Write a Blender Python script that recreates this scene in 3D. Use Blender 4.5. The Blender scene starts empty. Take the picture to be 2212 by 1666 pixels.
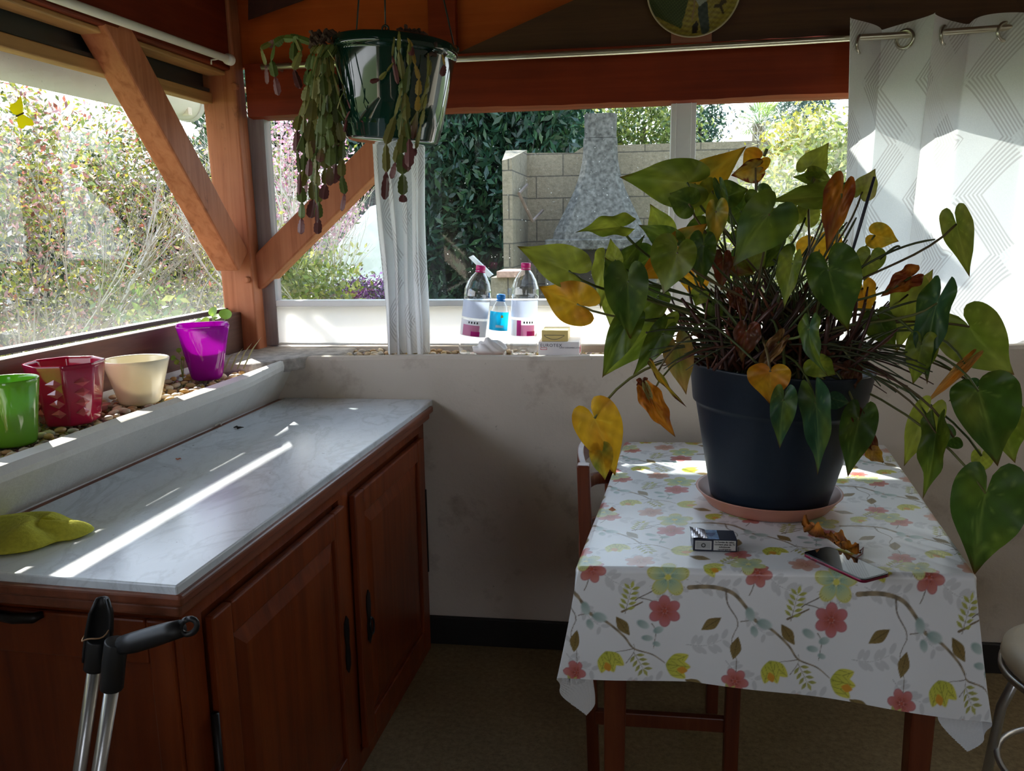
import bpy, bmesh, math, random
import numpy as np
from mathutils import Vector, Matrix
random.seed(7); np.random.seed(7)
PI = math.pi
scn = bpy.context.scene
COL = scn.collection

# ------------------------------------------------------------------ camera
W, H = 2212., 1666.
F = 1780.
pitch, roll, yaw = math.radians(10.75), 0.0145, math.radians(7.75)
CAM = Vector((0, 0, 1.40))
FW = Vector((-math.sin(yaw)*math.cos(pitch), math.cos(yaw)*math.cos(pitch), -math.sin(pitch)))
_r0 = Vector((math.cos(yaw), math.sin(yaw), 0)); _u0 = _r0.cross(FW)
CR = _r0*math.cos(roll) - _u0*math.sin(roll)
CU = _r0*math.sin(roll) + _u0*math.cos(roll)
camd = bpy.data.cameras.new('camera'); cam = bpy.data.objects.new('camera', camd); COL.objects.link(cam)
camd.sensor_width = 36; camd.lens = F/W*36; camd.clip_start = 0.02; camd.clip_end = 200
M = Matrix(((CR.x, CU.x, -FW.x, CAM.x), (CR.y, CU.y, -FW.y, CAM.y), (CR.z, CU.z, -FW.z, CAM.z), (0, 0, 0, 1)))
cam.matrix_world = M
scn.camera = cam

def ray(x, y): return FW*F + CR*(x-W/2) - CU*(y-H/2)
def P(x, y, Y):                      # point seen at a pixel, standing in the vertical plane at depth Y
    d = ray(x, y); return CAM + d*((Y-CAM.y)/d.y)
def PZ(x, y, z):                     # point seen at a pixel, lying on the level z
    d = ray(x, y); return CAM + d*((z-CAM.z)/d.z)

TH = math.radians(3.05)
DV = Vector((math.sin(TH), math.cos(TH), 0)); NV = Vector((math.cos(TH), -math.sin(TH), 0))
O0 = Vector((-1.09, 2.577, 0))
def L(s, t, z): return O0 + DV*s + NV*t + Vector((0, 0, z))    # frame of the left wall: along it, into the room, up
def PL(x, y, t):
    d = ray(x, y); k = (t-(CAM-O0).dot(NV))/d.dot(NV); return CAM + d*k

# ------------------------------------------------------------------ mesh helpers
class MB:
    def __init__(s): s.v = []; s.f = []; s.c = None
    def add(s, vs, fs):
        b = len(s.v); s.v += [tuple(v) for v in vs]; s.f += [tuple(i+b for i in f) for f in fs]; return s
    def hexa(s, p):                  # 4 bottom, 4 top
        return s.add(p, [(0,3,2,1),(4,5,6,7),(0,1,5,4),(1,2,6,5),(2,3,7,6),(3,0,4,7)])
    def box(s, a, b):
        (x0,y0,z0),(x1,y1,z1) = a, b
        return s.hexa([(x0,y0,z0),(x1,y0,z0),(x1,y1,z0),(x0,y1,z0),(x0,y0,z1),(x1,y0,z1),(x1,y1,z1),(x0,y1,z1)])
    def lbox(s, a, b):               # box in the left wall's frame (s,t,z)
        (s0,t0,z0),(s1,t1,z1) = a, b
        return s.hexa([L(s0,t1,z0),L(s1,t1,z0),L(s1,t0,z0),L(s0,t0,z0),L(s0,t1,z1),L(s1,t1,z1),L(s1,t0,z1),L(s0,t0,z1)])
    def tube(s, pts, r, n=8, cap=True):
        pts = [Vector(p) for p in pts]; m = len(pts)
        rs = [r]*m if not hasattr(r, '__len__') else list(r)
        t0 = (pts[1]-pts[0]).normalized()
        a = t0.orthogonal().normalized()
        vs = []
        for i, p in enumerate(pts):
            if i == 0: t = pts[1]-pts[0]
            elif i == m-1: t = pts[-1]-pts[-2]
            else: t = pts[i+1]-pts[i-1]
            if t.length < 1e-9: t = t0.copy()
            t.normalize()
            a = a - t*a.dot(t)
            a = a.normalized() if a.length > 1e-6 else t.orthogonal().normalized()
            b = t.cross(a)
            for k in range(n):
                q = 2*PI*k/n; vs.append(p + (a*math.cos(q)+b*math.sin(q))*rs[i])
        fs = [(i*n+k, i*n+(k+1)%n, (i+1)*n+(k+1)%n, (i+1)*n+k) for i in range(m-1) for k in range(n)]
        if cap: fs += [tuple(range(n-1,-1,-1)), tuple((m-1)*n+k for k in range(n))]
        return s.add(vs, fs)
    def lathe(s, c, prof, n=32, shape=None, mat=None, close=False, cap=True):
        vs = []
        for (r, z) in prof:
            for k in range(n):
                q = 2*PI*k/n; g = shape(q, z) if shape else 1.
                p = Vector((r*g*math.cos(q), r*g*math.sin(q), z))
                if mat: p = mat @ p
                vs.append(Vector(c)+p)
        m = len(prof)
        fs = [(i*n+k, i*n+(k+1)%n, (i+1)*n+(k+1)%n, (i+1)*n+k) for i in range(m-1) for k in range(n)]
        if close: fs += [((m-1)*n+k, (m-1)*n+(k+1)%n, (k+1)%n, k) for k in range(n)]
        elif cap:
            if prof[0][0] > 1e-5: fs.append(tuple(range(n-1,-1,-1)))
            if prof[-1][0] > 1e-5: fs.append(tuple((m-1)*n+k for k in range(n)))
        return s.add(vs, fs)
    def grid(s, fn, nu, nv):
        vs = [fn(i/(nu-1.), j/(nv-1.)) for j in range(nv) for i in range(nu)]
        fs = [(j*nu+i, j*nu+i+1, (j+1)*nu+i+1, (j+1)*nu+i) for j in range(nv-1) for i in range(nu-1)]
        return s.add(vs, fs)
    def prism(s, poly, ax):          # closed polygon of 3D points swept by vector ax
        n = len(poly); ax = Vector(ax)
        vs = [Vector(p) for p in poly] + [Vector(p)+ax for p in poly]
        fs = [tuple(range(n-1,-1,-1)), tuple(range(n, 2*n))] + [(i,(i+1)%n,n+(i+1)%n,n+i) for i in range(n)]
        return s.add(vs, fs)
    def build(s, name, m, parent=None, smooth=False, bevel=0., seg=2, sub=0, solid=0., cols=None, fix=True):
        me = bpy.data.meshes.new(name)
        vs = np.array([tuple(v) for v in s.v], dtype=float)
        if parent is not None: off = np.array(parent['_base'][:])
        else:
            off = (vs.min(0)+vs.max(0))/2; off[2] = vs[:,2].min()
        me.from_pydata((vs-off).tolist(), [], s.f); me.update()
        if fix:
            bm = bmesh.new(); bm.from_mesh(me); bmesh.ops.recalc_face_normals(bm, faces=bm.faces); bm.to_mesh(me); bm.free()
        o = bpy.data.objects.new(name, me); COL.objects.link(o)
        if parent is not None:
            o.parent = parent; o.location = -Vector(parent['_base'][:])+Vector(off)
        else: o.location = off
        if parent is not None: o['_base'] = list(parent['_base'])
        else: o['_base'] = list(off)
        if m: me.materials.append(m)
        if cols is not None:
            at = me.color_attributes.new('Col', 'FLOAT_COLOR', 'POINT')
            cc = np.ones((len(me.vertices), 4), dtype=np.float32); cc[:, :3] = np.asarray(cols, dtype=np.float32)
            at.data.foreach_set('color', cc.ravel())
        if smooth: me.polygons.foreach_set('use_smooth', [True]*len(me.polygons))
        if solid:
            q = o.modifiers.new('solid', 'SOLIDIFY'); q.thickness = solid; q.offset = 0
        if bevel:
            q = o.modifiers.new('bevel', 'BEVEL'); q.width = bevel; q.segments = seg; q.limit_method = 'ANGLE'; q.angle_limit = .6
        if sub:
            q = o.modifiers.new('sub', 'SUBSURF'); q.levels = sub; q.render_levels = sub
        return o
def fast(name, V, Fc, m, parent=None, cols=None, smooth=False, base=None):    # numpy mesh
    V = np.asarray(V, dtype=np.float32); Fc = np.asarray(Fc, dtype=np.int32)
    if parent is not None: off = np.array(parent['_base'][:])
    else:
        off = (V.min(0)+V.max(0))/2.; off[2] = V[:,2].min()
    off = off.astype(np.float32)
    me = bpy.data.meshes.new(name); k = Fc.shape[1]
    me.vertices.add(len(V)); me.vertices.foreach_set('co', (V-off).ravel())
    me.loops.add(Fc.size); me.loops.foreach_set('vertex_index', Fc.ravel())
    me.polygons.add(len(Fc)); me.polygons.foreach_set('loop_start', np.arange(0, Fc.size, k, dtype=np.int32))
    me.polygons.foreach_set('loop_total', np.full(len(Fc), k, dtype=np.int32))
    if smooth: me.polygons.foreach_set('use_smooth', np.ones(len(Fc), dtype=bool))
    me.update(calc_edges=True); me.validate()
    o = bpy.data.objects.new(name, me); COL.objects.link(o)
    if m: me.materials.append(m)
    if parent is not None: o.parent = parent
    else: o.location = [float(a) for a in off]
    o['_base'] = [float(a) for a in off]
    if cols is not None:
        at = me.color_attributes.new('Col', 'FLOAT_COLOR', 'POINT')
        cc = np.ones((len(V), 4), dtype=np.float32); cc[:, :3] = cols
        at.data.foreach_set('color', cc.ravel())
    return o
def thing(name, loc, label=None, cat=None, group=None):
    o = bpy.data.objects.new(name, None); COL.objects.link(o); o.location = loc; o.empty_display_size = .05
    o['_base'] = list(loc)
    return tag(o, label, cat, group)
def tag(o, label=None, cat=None, group=None, kind=None):
    if label: o['label'] = label
    if cat: o['category'] = cat
    if group: o['group'] = group
    if kind: o['kind'] = kind
    return o
def S(o):
    o['kind'] = 'structure'; return o
def bez(a, b, c, d, n=10):
    r = []
    for i in range(n):
        t = i/(n-1.); u = 1-t
        r.append(a*u**3 + b*3*u*u*t + c*3*u*t*t + d*t**3)
    return r

# ------------------------------------------------------------------ materials
def nm(name):
    m = bpy.data.materials.new(name); m.use_nodes = True; nt = m.node_tree
    for n in list(nt.nodes):
        if n.type == 'BSDF_PRINCIPLED': b = n
    return m, nt, b
def setv(b, k, v):
    if k in b.inputs: b.inputs[k].default_value = v
def link(nt, a, b): nt.links.new(a, b)
def c4(c): return (c[0], c[1], c[2], 1.)
def noise(nt, scale, detail=6., rough=.55, stretch=(1,1,1), src='Object', dist=0.):
    tc = nt.nodes.new('ShaderNodeTexCoord'); mp = nt.nodes.new('ShaderNodeMapping'); mp.inputs['Scale'].default_value = stretch
    tx = nt.nodes.new('ShaderNodeTexNoise'); tx.inputs['Scale'].default_value = scale; tx.inputs['Detail'].default_value = detail
    tx.inputs['Roughness'].default_value = rough; tx.inputs['Distortion'].default_value = dist
    link(nt, tc.outputs[src], mp.inputs['Vector']); link(nt, mp.outputs['Vector'], tx.inputs['Vector'])
    return tx.outputs['Fac']
def ramp(nt, fac, stops):
    r = nt.nodes.new('ShaderNodeValToRGB'); e = r.color_ramp.elements
    while len(e) > 1: e.remove(e[-1])
    e[0].position = stops[0][0]; e[0].color = c4(stops[0][1])
    for p, c in stops[1:]:
        q = e.new(p); q.color = c4(c)
    link(nt, fac, r.inputs['Fac']); return r.outputs['Color']
def mixc(nt, fac, a, b, mode='MIX'):
    m = nt.nodes.new('ShaderNodeMix'); m.data_type = 'RGBA'; m.blend_type = mode
    for k, v in (('A', a), ('B', b)):
        i = [x for x in m.inputs if x.name == k and x.type == 'RGBA'][0]
        if isinstance(v, (tuple, list)): i.default_value = c4(v)
        else: link(nt, v, i)
    if isinstance(fac, (int, float)): m.inputs[0].default_value = fac
    else: link(nt, fac, m.inputs[0])
    return [x for x in m.outputs if x.type == 'RGBA'][0]
def bump(nt, b, h, strength=.3, dist=.01):
    n = nt.nodes.new('ShaderNodeBump'); n.inputs['Strength'].default_value = strength; n.inputs['Distance'].default_value = dist
    link(nt, h, n.inputs['Height']); link(nt, n.outputs['Normal'], b.inputs['Normal'])
def mat(name, col, rough=.5, var=.12, scale=12., metal=0., spec=.5, bmp=0., coat=0., stretch=(1,1,1)):
    m, nt, b = nm(name)
    f = noise(nt, scale, stretch=stretch)
    lo = tuple(max(0, c*(1-var)) for c in col); hi = tuple(min(1, c*(1+var)) for c in col)
    link(nt, ramp(nt, f, [(.3, lo), (.7, hi)]), b.inputs['Base Color'])
    setv(b, 'Roughness', rough); setv(b, 'Metallic', metal); setv(b, 'Specular IOR Level', spec); setv(b, 'Coat Weight', coat)
    if bmp: bump(nt, b, f, bmp, .004)
    return m
def wood(name, dark, mid, light, stretch=(30,30,1.5), rough=.45, spots=0., spec=.5):
    m, nt, b = nm(name)
    f = noise(nt, 1.6, 8, .6, stretch, dist=.6)
    c = ramp(nt, f, [(.3, dark), (.5, mid), (.72, light)])
    f2 = noise(nt, 5., 4, .5)
    c = mixc(nt, .35, c, ramp(nt, f2, [(.35, tuple(x*.6 for x in mid)), (.65, tuple(min(1, x*1.25) for x in mid))]))
    if spots:
        f3 = noise(nt, 14., 8, .75, (1, 1, .5))
        k = ramp(nt, f3, [(.6, (0,0,0)), (.72, (spots, spots, spots))])
        c = mixc(nt, k, c, tuple(x*.12 for x in mid))
    link(nt, c, b.inputs['Base Color']); setv(b, 'Roughness', rough); setv(b, 'Specular IOR Level', spec)
    bump(nt, b, f, .25, .003)
    return m
def colmat(name, rough=.5, transl=0., spec=.5, bmp=0., sheen=0.):      # colour from the mesh's own colour layer
    m, nt, b = nm(name)
    a = nt.nodes.new('ShaderNodeVertexColor'); a.layer_name = 'Col'
    f = noise(nt, 35., 5)
    c = mixc(nt, .25, a.outputs['Color'], ramp(nt, f, [(.3, (.55,.55,.55)), (.7, (1,1,1))]), 'MULTIPLY')
    link(nt, c, b.inputs['Base Color']); setv(b, 'Roughness', rough); setv(b, 'Specular IOR Level', spec)
    if bmp: bump(nt, b, f, bmp, .002)
    if transl:
        out = [n for n in nt.nodes if n.type == 'OUTPUT_MATERIAL'][0]
        t = nt.nodes.new('ShaderNodeBsdfTranslucent'); link(nt, c, t.inputs['Color'])
        x = nt.nodes.new('ShaderNodeMixShader'); x.inputs[0].default_value = transl
        link(nt, b.outputs[0], x.inputs[1]); link(nt, t.outputs[0], x.inputs[2]); link(nt, x.outputs[0], out.inputs['Surface'])
    return m
def glassy(name, tint=(.97,.98,.98), gloss=1., rough=.02, dust=None, ior=1.45):
    m = bpy.data.materials.new(name); m.use_nodes = True; nt = m.node_tree
    for n in list(nt.nodes):
        if n.type != 'OUTPUT_MATERIAL': nt.nodes.remove(n)
    out = nt.nodes[0]
    tr = nt.nodes.new('ShaderNodeBsdfTransparent')
    f = noise(nt, 9., 3)
    link(nt, ramp(nt, f, [(.2, tuple(x*.985 for x in tint)), (.8, tint)]), tr.inputs['Color'])
    gl = nt.nodes.new('ShaderNodeBsdfGlossy'); gl.inputs['Roughness'].default_value = rough
    fr = nt.nodes.new('ShaderNodeLayerWeight'); fr.inputs['Blend'].default_value = .5
    pw = nt.nodes.new('ShaderNodeMath'); pw.operation = 'POWER'; pw.inputs[1].default_value = 3.5; link(nt, fr.outputs['Facing'], pw.inputs[0])
    ml = nt.nodes.new('ShaderNodeMath'); ml.operation = 'MULTIPLY_ADD'; ml.inputs[1].default_value = .55*gloss; ml.inputs[2].default_value = .05*gloss; link(nt, pw.outputs[0], ml.inputs[0])
    x = nt.nodes.new('ShaderNodeMixShader'); link(nt, ml.outputs[0], x.inputs[0]); link(nt, tr.outputs[0], x.inputs[1]); link(nt, gl.outputs[0], x.inputs[2])
    res = x.outputs[0]
    if dust:
        amt, z0, z1, floor_ = dust
        tc = nt.nodes.new('ShaderNodeTexCoord'); sp = nt.nodes.new('ShaderNodeSeparateXYZ'); link(nt, tc.outputs['Object'], sp.inputs[0])
        mr = nt.nodes.new('ShaderNodeMapRange'); mr.inputs['From Min'].default_value = z0; mr.inputs['From Max'].default_value = z1
        mr.inputs['To Min'].default_value = amt; mr.inputs['To Max'].default_value = floor_; link(nt, sp.outputs['Z'], mr.inputs['Value'])
        n1 = noise(nt, 3.5, 6, .6); n2 = ramp(nt, n1, [(.3, (.35,.35,.35)), (.7, (1,1,1))])
        n3 = ramp(nt, noise(nt, 150., 2, .5), [(.72, (0,0,0)), (.76, (.5,.5,.5))])
        mm = nt.nodes.new('ShaderNodeMath'); mm.operation = 'MULTIPLY'; link(nt, mr.outputs[0], mm.inputs[0]); link(nt, n2, mm.inputs[1])
        ma = nt.nodes.new('ShaderNodeMath'); ma.operation = 'MAXIMUM'; link(nt, mm.outputs[0], ma.inputs[0]); link(nt, n3, ma.inputs[1])
        td = nt.nodes.new('ShaderNodeBsdfTranslucent'); td.inputs['Color'].default_value = (.85,.88,.85,1)
        y = nt.nodes.new('ShaderNodeMixShader'); link(nt, ma.outputs[0], y.inputs[0]); link(nt, res, y.inputs[1]); link(nt, td.outputs[0], y.inputs[2]); res = y.outputs[0]
    link(nt, res, out.inputs['Surface'])
    return m
def tinted(name, col, rough=.05, transl=.4, trans=.3):      # coloured glass / thin plastic
    m, nt, b = nm(name)
    f = noise(nt, 4.); c = ramp(nt, f, [(.3, tuple(x*.85 for x in col)), (.7, col)])
    link(nt, c, b.inputs['Base Color']); setv(b, 'Roughness', rough); setv(b, 'Coat Weight', .6)
    out = [n for n in nt.nodes if n.type == 'OUTPUT_MATERIAL'][0]
    t = nt.nodes.new('ShaderNodeBsdfTranslucent'); link(nt, c, t.inputs['Color'])
    x = nt.nodes.new('ShaderNodeMixShader'); x.inputs[0].default_value = transl; link(nt, b.outputs[0], x.inputs[1]); link(nt, t.outputs[0], x.inputs[2])
    r = x.outputs[0]
    if trans:
        tt = nt.nodes.new('ShaderNodeBsdfTransparent'); link(nt, c, tt.inputs['Color'])
        y = nt.nodes.new('ShaderNodeMixShader'); y.inputs[0].default_value = trans; link(nt, r, y.inputs[1]); link(nt, tt.outputs[0], y.inputs[2]); r = y.outputs[0]
    link(nt, r, out.inputs['Surface'])
    return m

WREDZ = wood('red_stained_wood_upright', (.27,.070,.022), (.45,.150,.066), (.54,.20,.095), (26,26,1.2), .55, .6, spec=.25)
WRED = wood('red_stained_wood', (.16,.017,.004), (.22,.025,.005), (.27,.038,.009), (1.2,26,26), .5, spec=.2)
WREDY = wood('red_stained_wood_deep', (.10,.012,.004), (.15,.018,.005), (.2,.03,.008), (26,1.2,26), .55, spec=.2)
WORA = wood('orange_board_wood', (.36,.06,.007), (.45,.08,.010), (.52,.11,.016), (1.2,20,20), .55, spec=.2)
WBRN = wood('brown_board_wood', (.05,.016,.005), (.09,.03,.009), (.15,.06,.018), (1.2,22,22), .6, .4)
WGRY = wood('weathered_grey_wood', (.16,.13,.13), (.30,.26,.26), (.42,.38,.38), (26,26,1.2), .7, .3)
WYEL = wood('yellow_brown_wood', (.30,.14,.04), (.42,.21,.07), (.5,.28,.1), (26,1.2,26), .5)
WCABX = wood('cabinet_wood', (.10,.016,.004), (.19,.034,.007), (.29,.065,.013), (16,16,.9), .35, spec=.35)
WCABH = wood('cabinet_moulding_wood', (.10,.025,.012), (.2,.055,.025), (.3,.1,.05), (12,1,12), .35)
WCHR = wood('chair_wood', (.06,.012,.005), (.12,.026,.009), (.18,.05,.016), (16,16,1), .35, spec=.35)
WHITE = mat('white_pvc', (.80,.80,.79), .35, .03)
# ------------------------------------------------------------------ plaster / floor / marble etc.
def plaster(name, col, stain):
    m, nt, b = nm(name)
    f = noise(nt, 7., 8, .65); g = noise(nt, 2.2, 4, .5); h = noise(nt, 45., 6, .7)
    c = ramp(nt, g, [(.25, tuple(x*.84 for x in col)), (.7, col)])
    c = mixc(nt, ramp(nt, f, [(.56, (0,0,0)), (.75, (.65,.65,.65))]), c, stain)
    c = mixc(nt, ramp(nt, h, [(.67, (0,0,0)), (.74, (.55,.55,.55))]), c, tuple(x*.35 for x in stain))
    tc = nt.nodes.new('ShaderNodeTexCoord'); sp = nt.nodes.new('ShaderNodeSeparateXYZ'); link(nt, tc.outputs['Object'], sp.inputs[0])
    mr = nt.nodes.new('ShaderNodeMapRange'); mr.inputs['From Min'].default_value = 1.0; mr.inputs['From Max'].default_value = .35
    mr.inputs['To Min'].default_value = 0; mr.inputs['To Max'].default_value = .0; link(nt, sp.outputs['Z'], mr.inputs['Value'])
    c = mixc(nt, mr.outputs[0], c, stain)       # stain blend by height, switched off
    link(nt, c, b.inputs['Base Color']); setv(b, 'Roughness', .9); setv(b, 'Specular IOR Level', .2)
    bump(nt, b, f, .5, .012)
    return m
PLB = plaster('stained_plaster', (.64,.56,.48), (.27,.20,.15))
PLL = plaster('pale_plaster', (.74,.72,.68), (.56,.53,.49))
CONC = mat('rough_concrete', (.42,.39,.36), .95, .35, 30., bmp=.8)
def lino():
    m, nt, b = nm('speckled_lino')
    f = noise(nt, 60., 8, .75); g = noise(nt, 6., 3, .5)
    c = ramp(nt, f, [(.32, (.15,.105,.05)), (.5, (.30,.225,.115)), (.7, (.46,.36,.2))])
    c = mixc(nt, .3, c, ramp(nt, g, [(.3, (.13,.10,.05)), (.7, (.3,.23,.13))]))
    link(nt, c, b.inputs['Base Color']); setv(b, 'Roughness', .55); return m
LINO = lino()
def marble():
    m, nt, b = nm('grey_veined_marble')
    tc = nt.nodes.new('ShaderNodeTexCoord'); mp = nt.nodes.new('ShaderNodeMapping'); mp.inputs['Scale'].default_value = (1.6,.75,1); mp.inputs['Rotation'].default_value = (0,0,.5)
    link(nt, tc.outputs['Object'], mp.inputs[0])
    def nz(sc, d, ds):
        t = nt.nodes.new('ShaderNodeTexNoise'); t.inputs['Scale'].default_value = sc; t.inputs['Detail'].default_value = d; t.inputs['Distortion'].default_value = ds; t.inputs['Roughness'].default_value = .6
        link(nt, mp.outputs[0], t.inputs['Vector']); return t.outputs['Fac']
    def vein(x, w):
        a = nt.nodes.new('ShaderNodeMath'); a.operation = 'SUBTRACT'; a.inputs[1].default_value = .5; link(nt, x, a.inputs[0])
        k = nt.nodes.new('ShaderNodeMath'); k.operation = 'ABSOLUTE'; link(nt, a.outputs[0], k.inputs[0])
        return ramp(nt, k.outputs[0], [(0, (1,1,1)), (w, (0,0,0))])
    c = ramp(nt, nz(2.2, 6, .6), [(.3, (.60,.65,.70)), (.65, (.78,.825,.87))])
    c = mixc(nt, mixc(nt, .30, (0,0,0), vein(nz(2.6, 6, 1.2), .03)), c, (.33,.35,.37))
    c = mixc(nt, mixc(nt, .14, (0,0,0), vein(nz(9, 6, 1.0), .03)), c, (.36,.38,.4))
    sp = ramp(nt, noise(nt, 60., 3, .5), [(.73, (0,0,0)), (.76, (.8,.8,.8))])
    c = mixc(nt, sp, c, (.25,.26,.27))
    link(nt, c, b.inputs['Base Color']); setv(b, 'Roughness', .22); setv(b, 'Specular IOR Level', .5); return m
MARB = marble()
def blockmat():
    m, nt, b = nm('concrete_block_wall')
    tc = nt.nodes.new('ShaderNodeTexCoord'); mp = nt.nodes.new('ShaderNodeMapping'); mp.inputs['Rotation'].default_value = (PI/2, 0, 0)
    sx = nt.nodes.new('ShaderNodeSeparateXYZ'); cx = nt.nodes.new('ShaderNodeCombineXYZ'); ad = nt.nodes.new('ShaderNodeMath'); ad.operation = 'ADD'
    link(nt, tc.outputs['Object'], sx.inputs[0]); link(nt, sx.outputs['X'], ad.inputs[0]); link(nt, sx.outputs['Y'], ad.inputs[1])
    link(nt, ad.outputs[0], cx.inputs['X']); link(nt, sx.outputs['Z'], cx.inputs['Y'])
    t = nt.nodes.new('ShaderNodeTexBrick'); t.inputs['Scale'].default_value = 1.; t.inputs['Brick Width'].default_value = .5; t.inputs['Row Height'].default_value = .2; t.inputs['Mortar Size'].default_value = .006
    t.inputs['Color1'].default_value = (.28,.23,.155,1); t.inputs['Color2'].default_value = (.34,.28,.19,1); t.inputs['Mortar'].default_value = (.13,.11,.08,1)
    link(nt, cx.outputs[0], t.inputs['Vector'])
    f = noise(nt, 28., 8, .8)
    c = mixc(nt, .75, t.outputs['Color'], ramp(nt, f, [(.3, (.3,.28,.25)), (.65, (1,1,1))]), 'MULTIPLY')
    link(nt, c, b.inputs['Base Color']); setv(b, 'Roughness', .95); bump(nt, b, f, .8, .02); return m
BLOCK = blockmat()
GRITC = mat('hood_concrete', (.095,.09,.08), .95, .55, 30., spec=.05)
BLACKM = mat('soot_black', (.03,.028,.026), .9, .3)
DGLASS = glassy('pane_glass_dusty', dust=(.11, 0.0, .14, .0))
GLASS = glassy('pane_glass', tint=(.82,.90,.90), gloss=.9, dust=(.012, 0., .5, .0))
METAL = mat('brushed_metal', (.78,.72,.58), .28, .05, metal=.9)
CREAMP = mat('cream_paint', (.78,.74,.66), .4, .04)

# ------------------------------------------------------------------ the room
S(MB().box((-1.6,-3.2,-.1), (2.4,2.62,0)).build('floor', LINO))
# back wall: plaster face, rim, trough for the pebbles
def zrim(x): return .993 + (.008*(x+1.07) if x < -.08 else .008+.032*(x+.08))
mb = MB(); xs = np.linspace(-1.42, 2.4, 60)
prof = [(2.577,0),(2.577,.3),(2.577,.7),(2.574,.9),(2.573,.955),(2.576,.985),(2.585,.995),(2.605,.997),(2.612,.99),(2.614,.976),(2.785,.976),(2.79,.998),(2.96,1.0),(2.96,0)]
rnd = np.random.RandomState(3); wob = np.convolve(rnd.randn(80), np.ones(5)/5, 'same')[:60]*.004
vs = []
for i, x in enumerate(xs):
    for (y, z) in prof:
        zz = z + (zrim(x)-.993)*(1 if z > .9 else 0) + (wob[i] if .9 < z < .999 and y < 2.62 else 0)
        vs.append((x, y + (wob[i]*.8 if y < 2.6 else 0), zz))
n = len(prof)
mb.add(vs, [(i*n+k, i*n+(k+1)%n, (i+1)*n+(k+1)%n, (i+1)*n+k) for i in range(59) for k in range(n)])
S(mb.build('wall_back', PLB))
# left wall
wcab = -.047; mb = MB(); ss = np.linspace(-4.2, .26, 90); wob = np.convolve(rnd.randn(120), np.ones(7)/7, 'same')[:90]*.006
prof = [(-.05,0),(-.05,.6),(-.05,.855),(.046,.962),(.051,.976),(.042,.991),(.008,.994),(-.002,.985),(-.008,.953),(-.243,.953),(-.245,.99),(-.42,.99),(-.42,0)]
vs = []
for i, s in enumerate(ss):
    for (t, z) in prof: vs.append(L(s, (t*min(1, max(.2, (-s-.02)/.35)) if t > 0 else t) + (wob[i] if t > -.01 and z > .85 else 0), z + (wob[i]*.5 if z > .9 and t > -.1 else 0)))
n = len(prof)
mb.add(vs, [(i*n+k, i*n+(k+1)%n, (i+1)*n+(k+1)%n, (i+1)*n+k) for i in range(89) for k in range(n)] + [tuple(range(n)), tuple(89*n+k for k in range(n-1,-1,-1))])
S(mb.build('wall_left', PLL))
# rough concrete pad in the corner under the post
mb = MB()
def pad(u, v):
    p = L(-.2+.62*u, 0, 0); a = L(-.13+.5*u, -.02+.0*u, 0)
    x = -1.34+.44*u; y = 2.50+.30*v + .05*(1-u)*0
    return Vector((x, y, 1.0+.004*math.sin(23*u+4*v)*math.cos(17*v+3*u)+.003*random.random()))
poly = [L(-.17,-.23,.955), L(-.17,-.05,.955), Vector((-1.02,2.60,.955)), Vector((-.93,2.62,.955)), Vector((-.93,2.80,.955)), L(.26,-.24,.955)]
mb.prism(poly, (0,0,.042)); o = mb.build('trim_concrete', CONC, bevel=.008); S(o); o.name = 'trim_1'
S(MB().box((-.98,2.562,0), (2.4,2.577,.10)).build('baseboard_back', mat('dark_skirting', (.012,.011,.012), .5, .2), bevel=.003))
S(MB().box((2.25,-3.2,0), (2.4,2.96,2.5)).build('wall_right', PLB))
S(MB().box((-1.75,-3.3,0),(-1.38,-1.55,2.5)).build('wall_left_rear', PLB))
S(MB().box((-1.6,-3.3,0),(2.4,-3.2,1.0)).box((-1.6,-3.3,2.1),(2.4,-3.2,2.5)).box((-1.6,-3.3,1.0),(.85,-3.2,2.1)).box((2.05,-3.3,1.0),(2.4,-3.2,2.1)).build('wall_rear', PLB))
# timber frame -------------------------------------------------------------
PS0, PS1, PT0, PT1 = .143, .208, -.304, -.186
S(MB().hexa([L(PS0,PT1,.985),L(PS1,PT1,.985),L(PS1,PT0,.985),L(PS0,PT0,.985),L(PS0,PT1-.024,2.35),L(PS1,PT1-.024,2.35),L(PS1,PT0-.034,2.35),L(PS0,PT0-.034,2.35)]).build('trim_2', WREDZ, bevel=.006))            # corner post
S(MB().box((-1.292,2.802,1.0), (-1.226,2.86,1.79)).build('trim_3', WGRY, bevel=.003))
# back beam with a hewn lower edge
mb = MB(); xs = np.linspace(-1.262, 2.4, 70); wv = np.convolve(rnd.randn(90), np.ones(6)/6, 'same')[:70]*.006
vs = []
for i, x in enumerate(xs):
    zt = .004*(x+1)
    for (y, z) in ((2.76,1.786+wv[i]),(2.76,1.955),(2.85,1.955),(2.85,1.782),(2.80,1.782+wv[i]*.3)): vs.append((x, y, z+zt))
mb.add(vs, [(i*5+k, i*5+(k+1)%5, (i+1)*5+(k+1)%5, (i+1)*5+k) for i in range(69) for k in range(5)] + [(0,1,2,3,4), tuple(69*5+k for k in (4,3,2,1,0))])
S(mb.build('trim_4', WRED))
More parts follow.
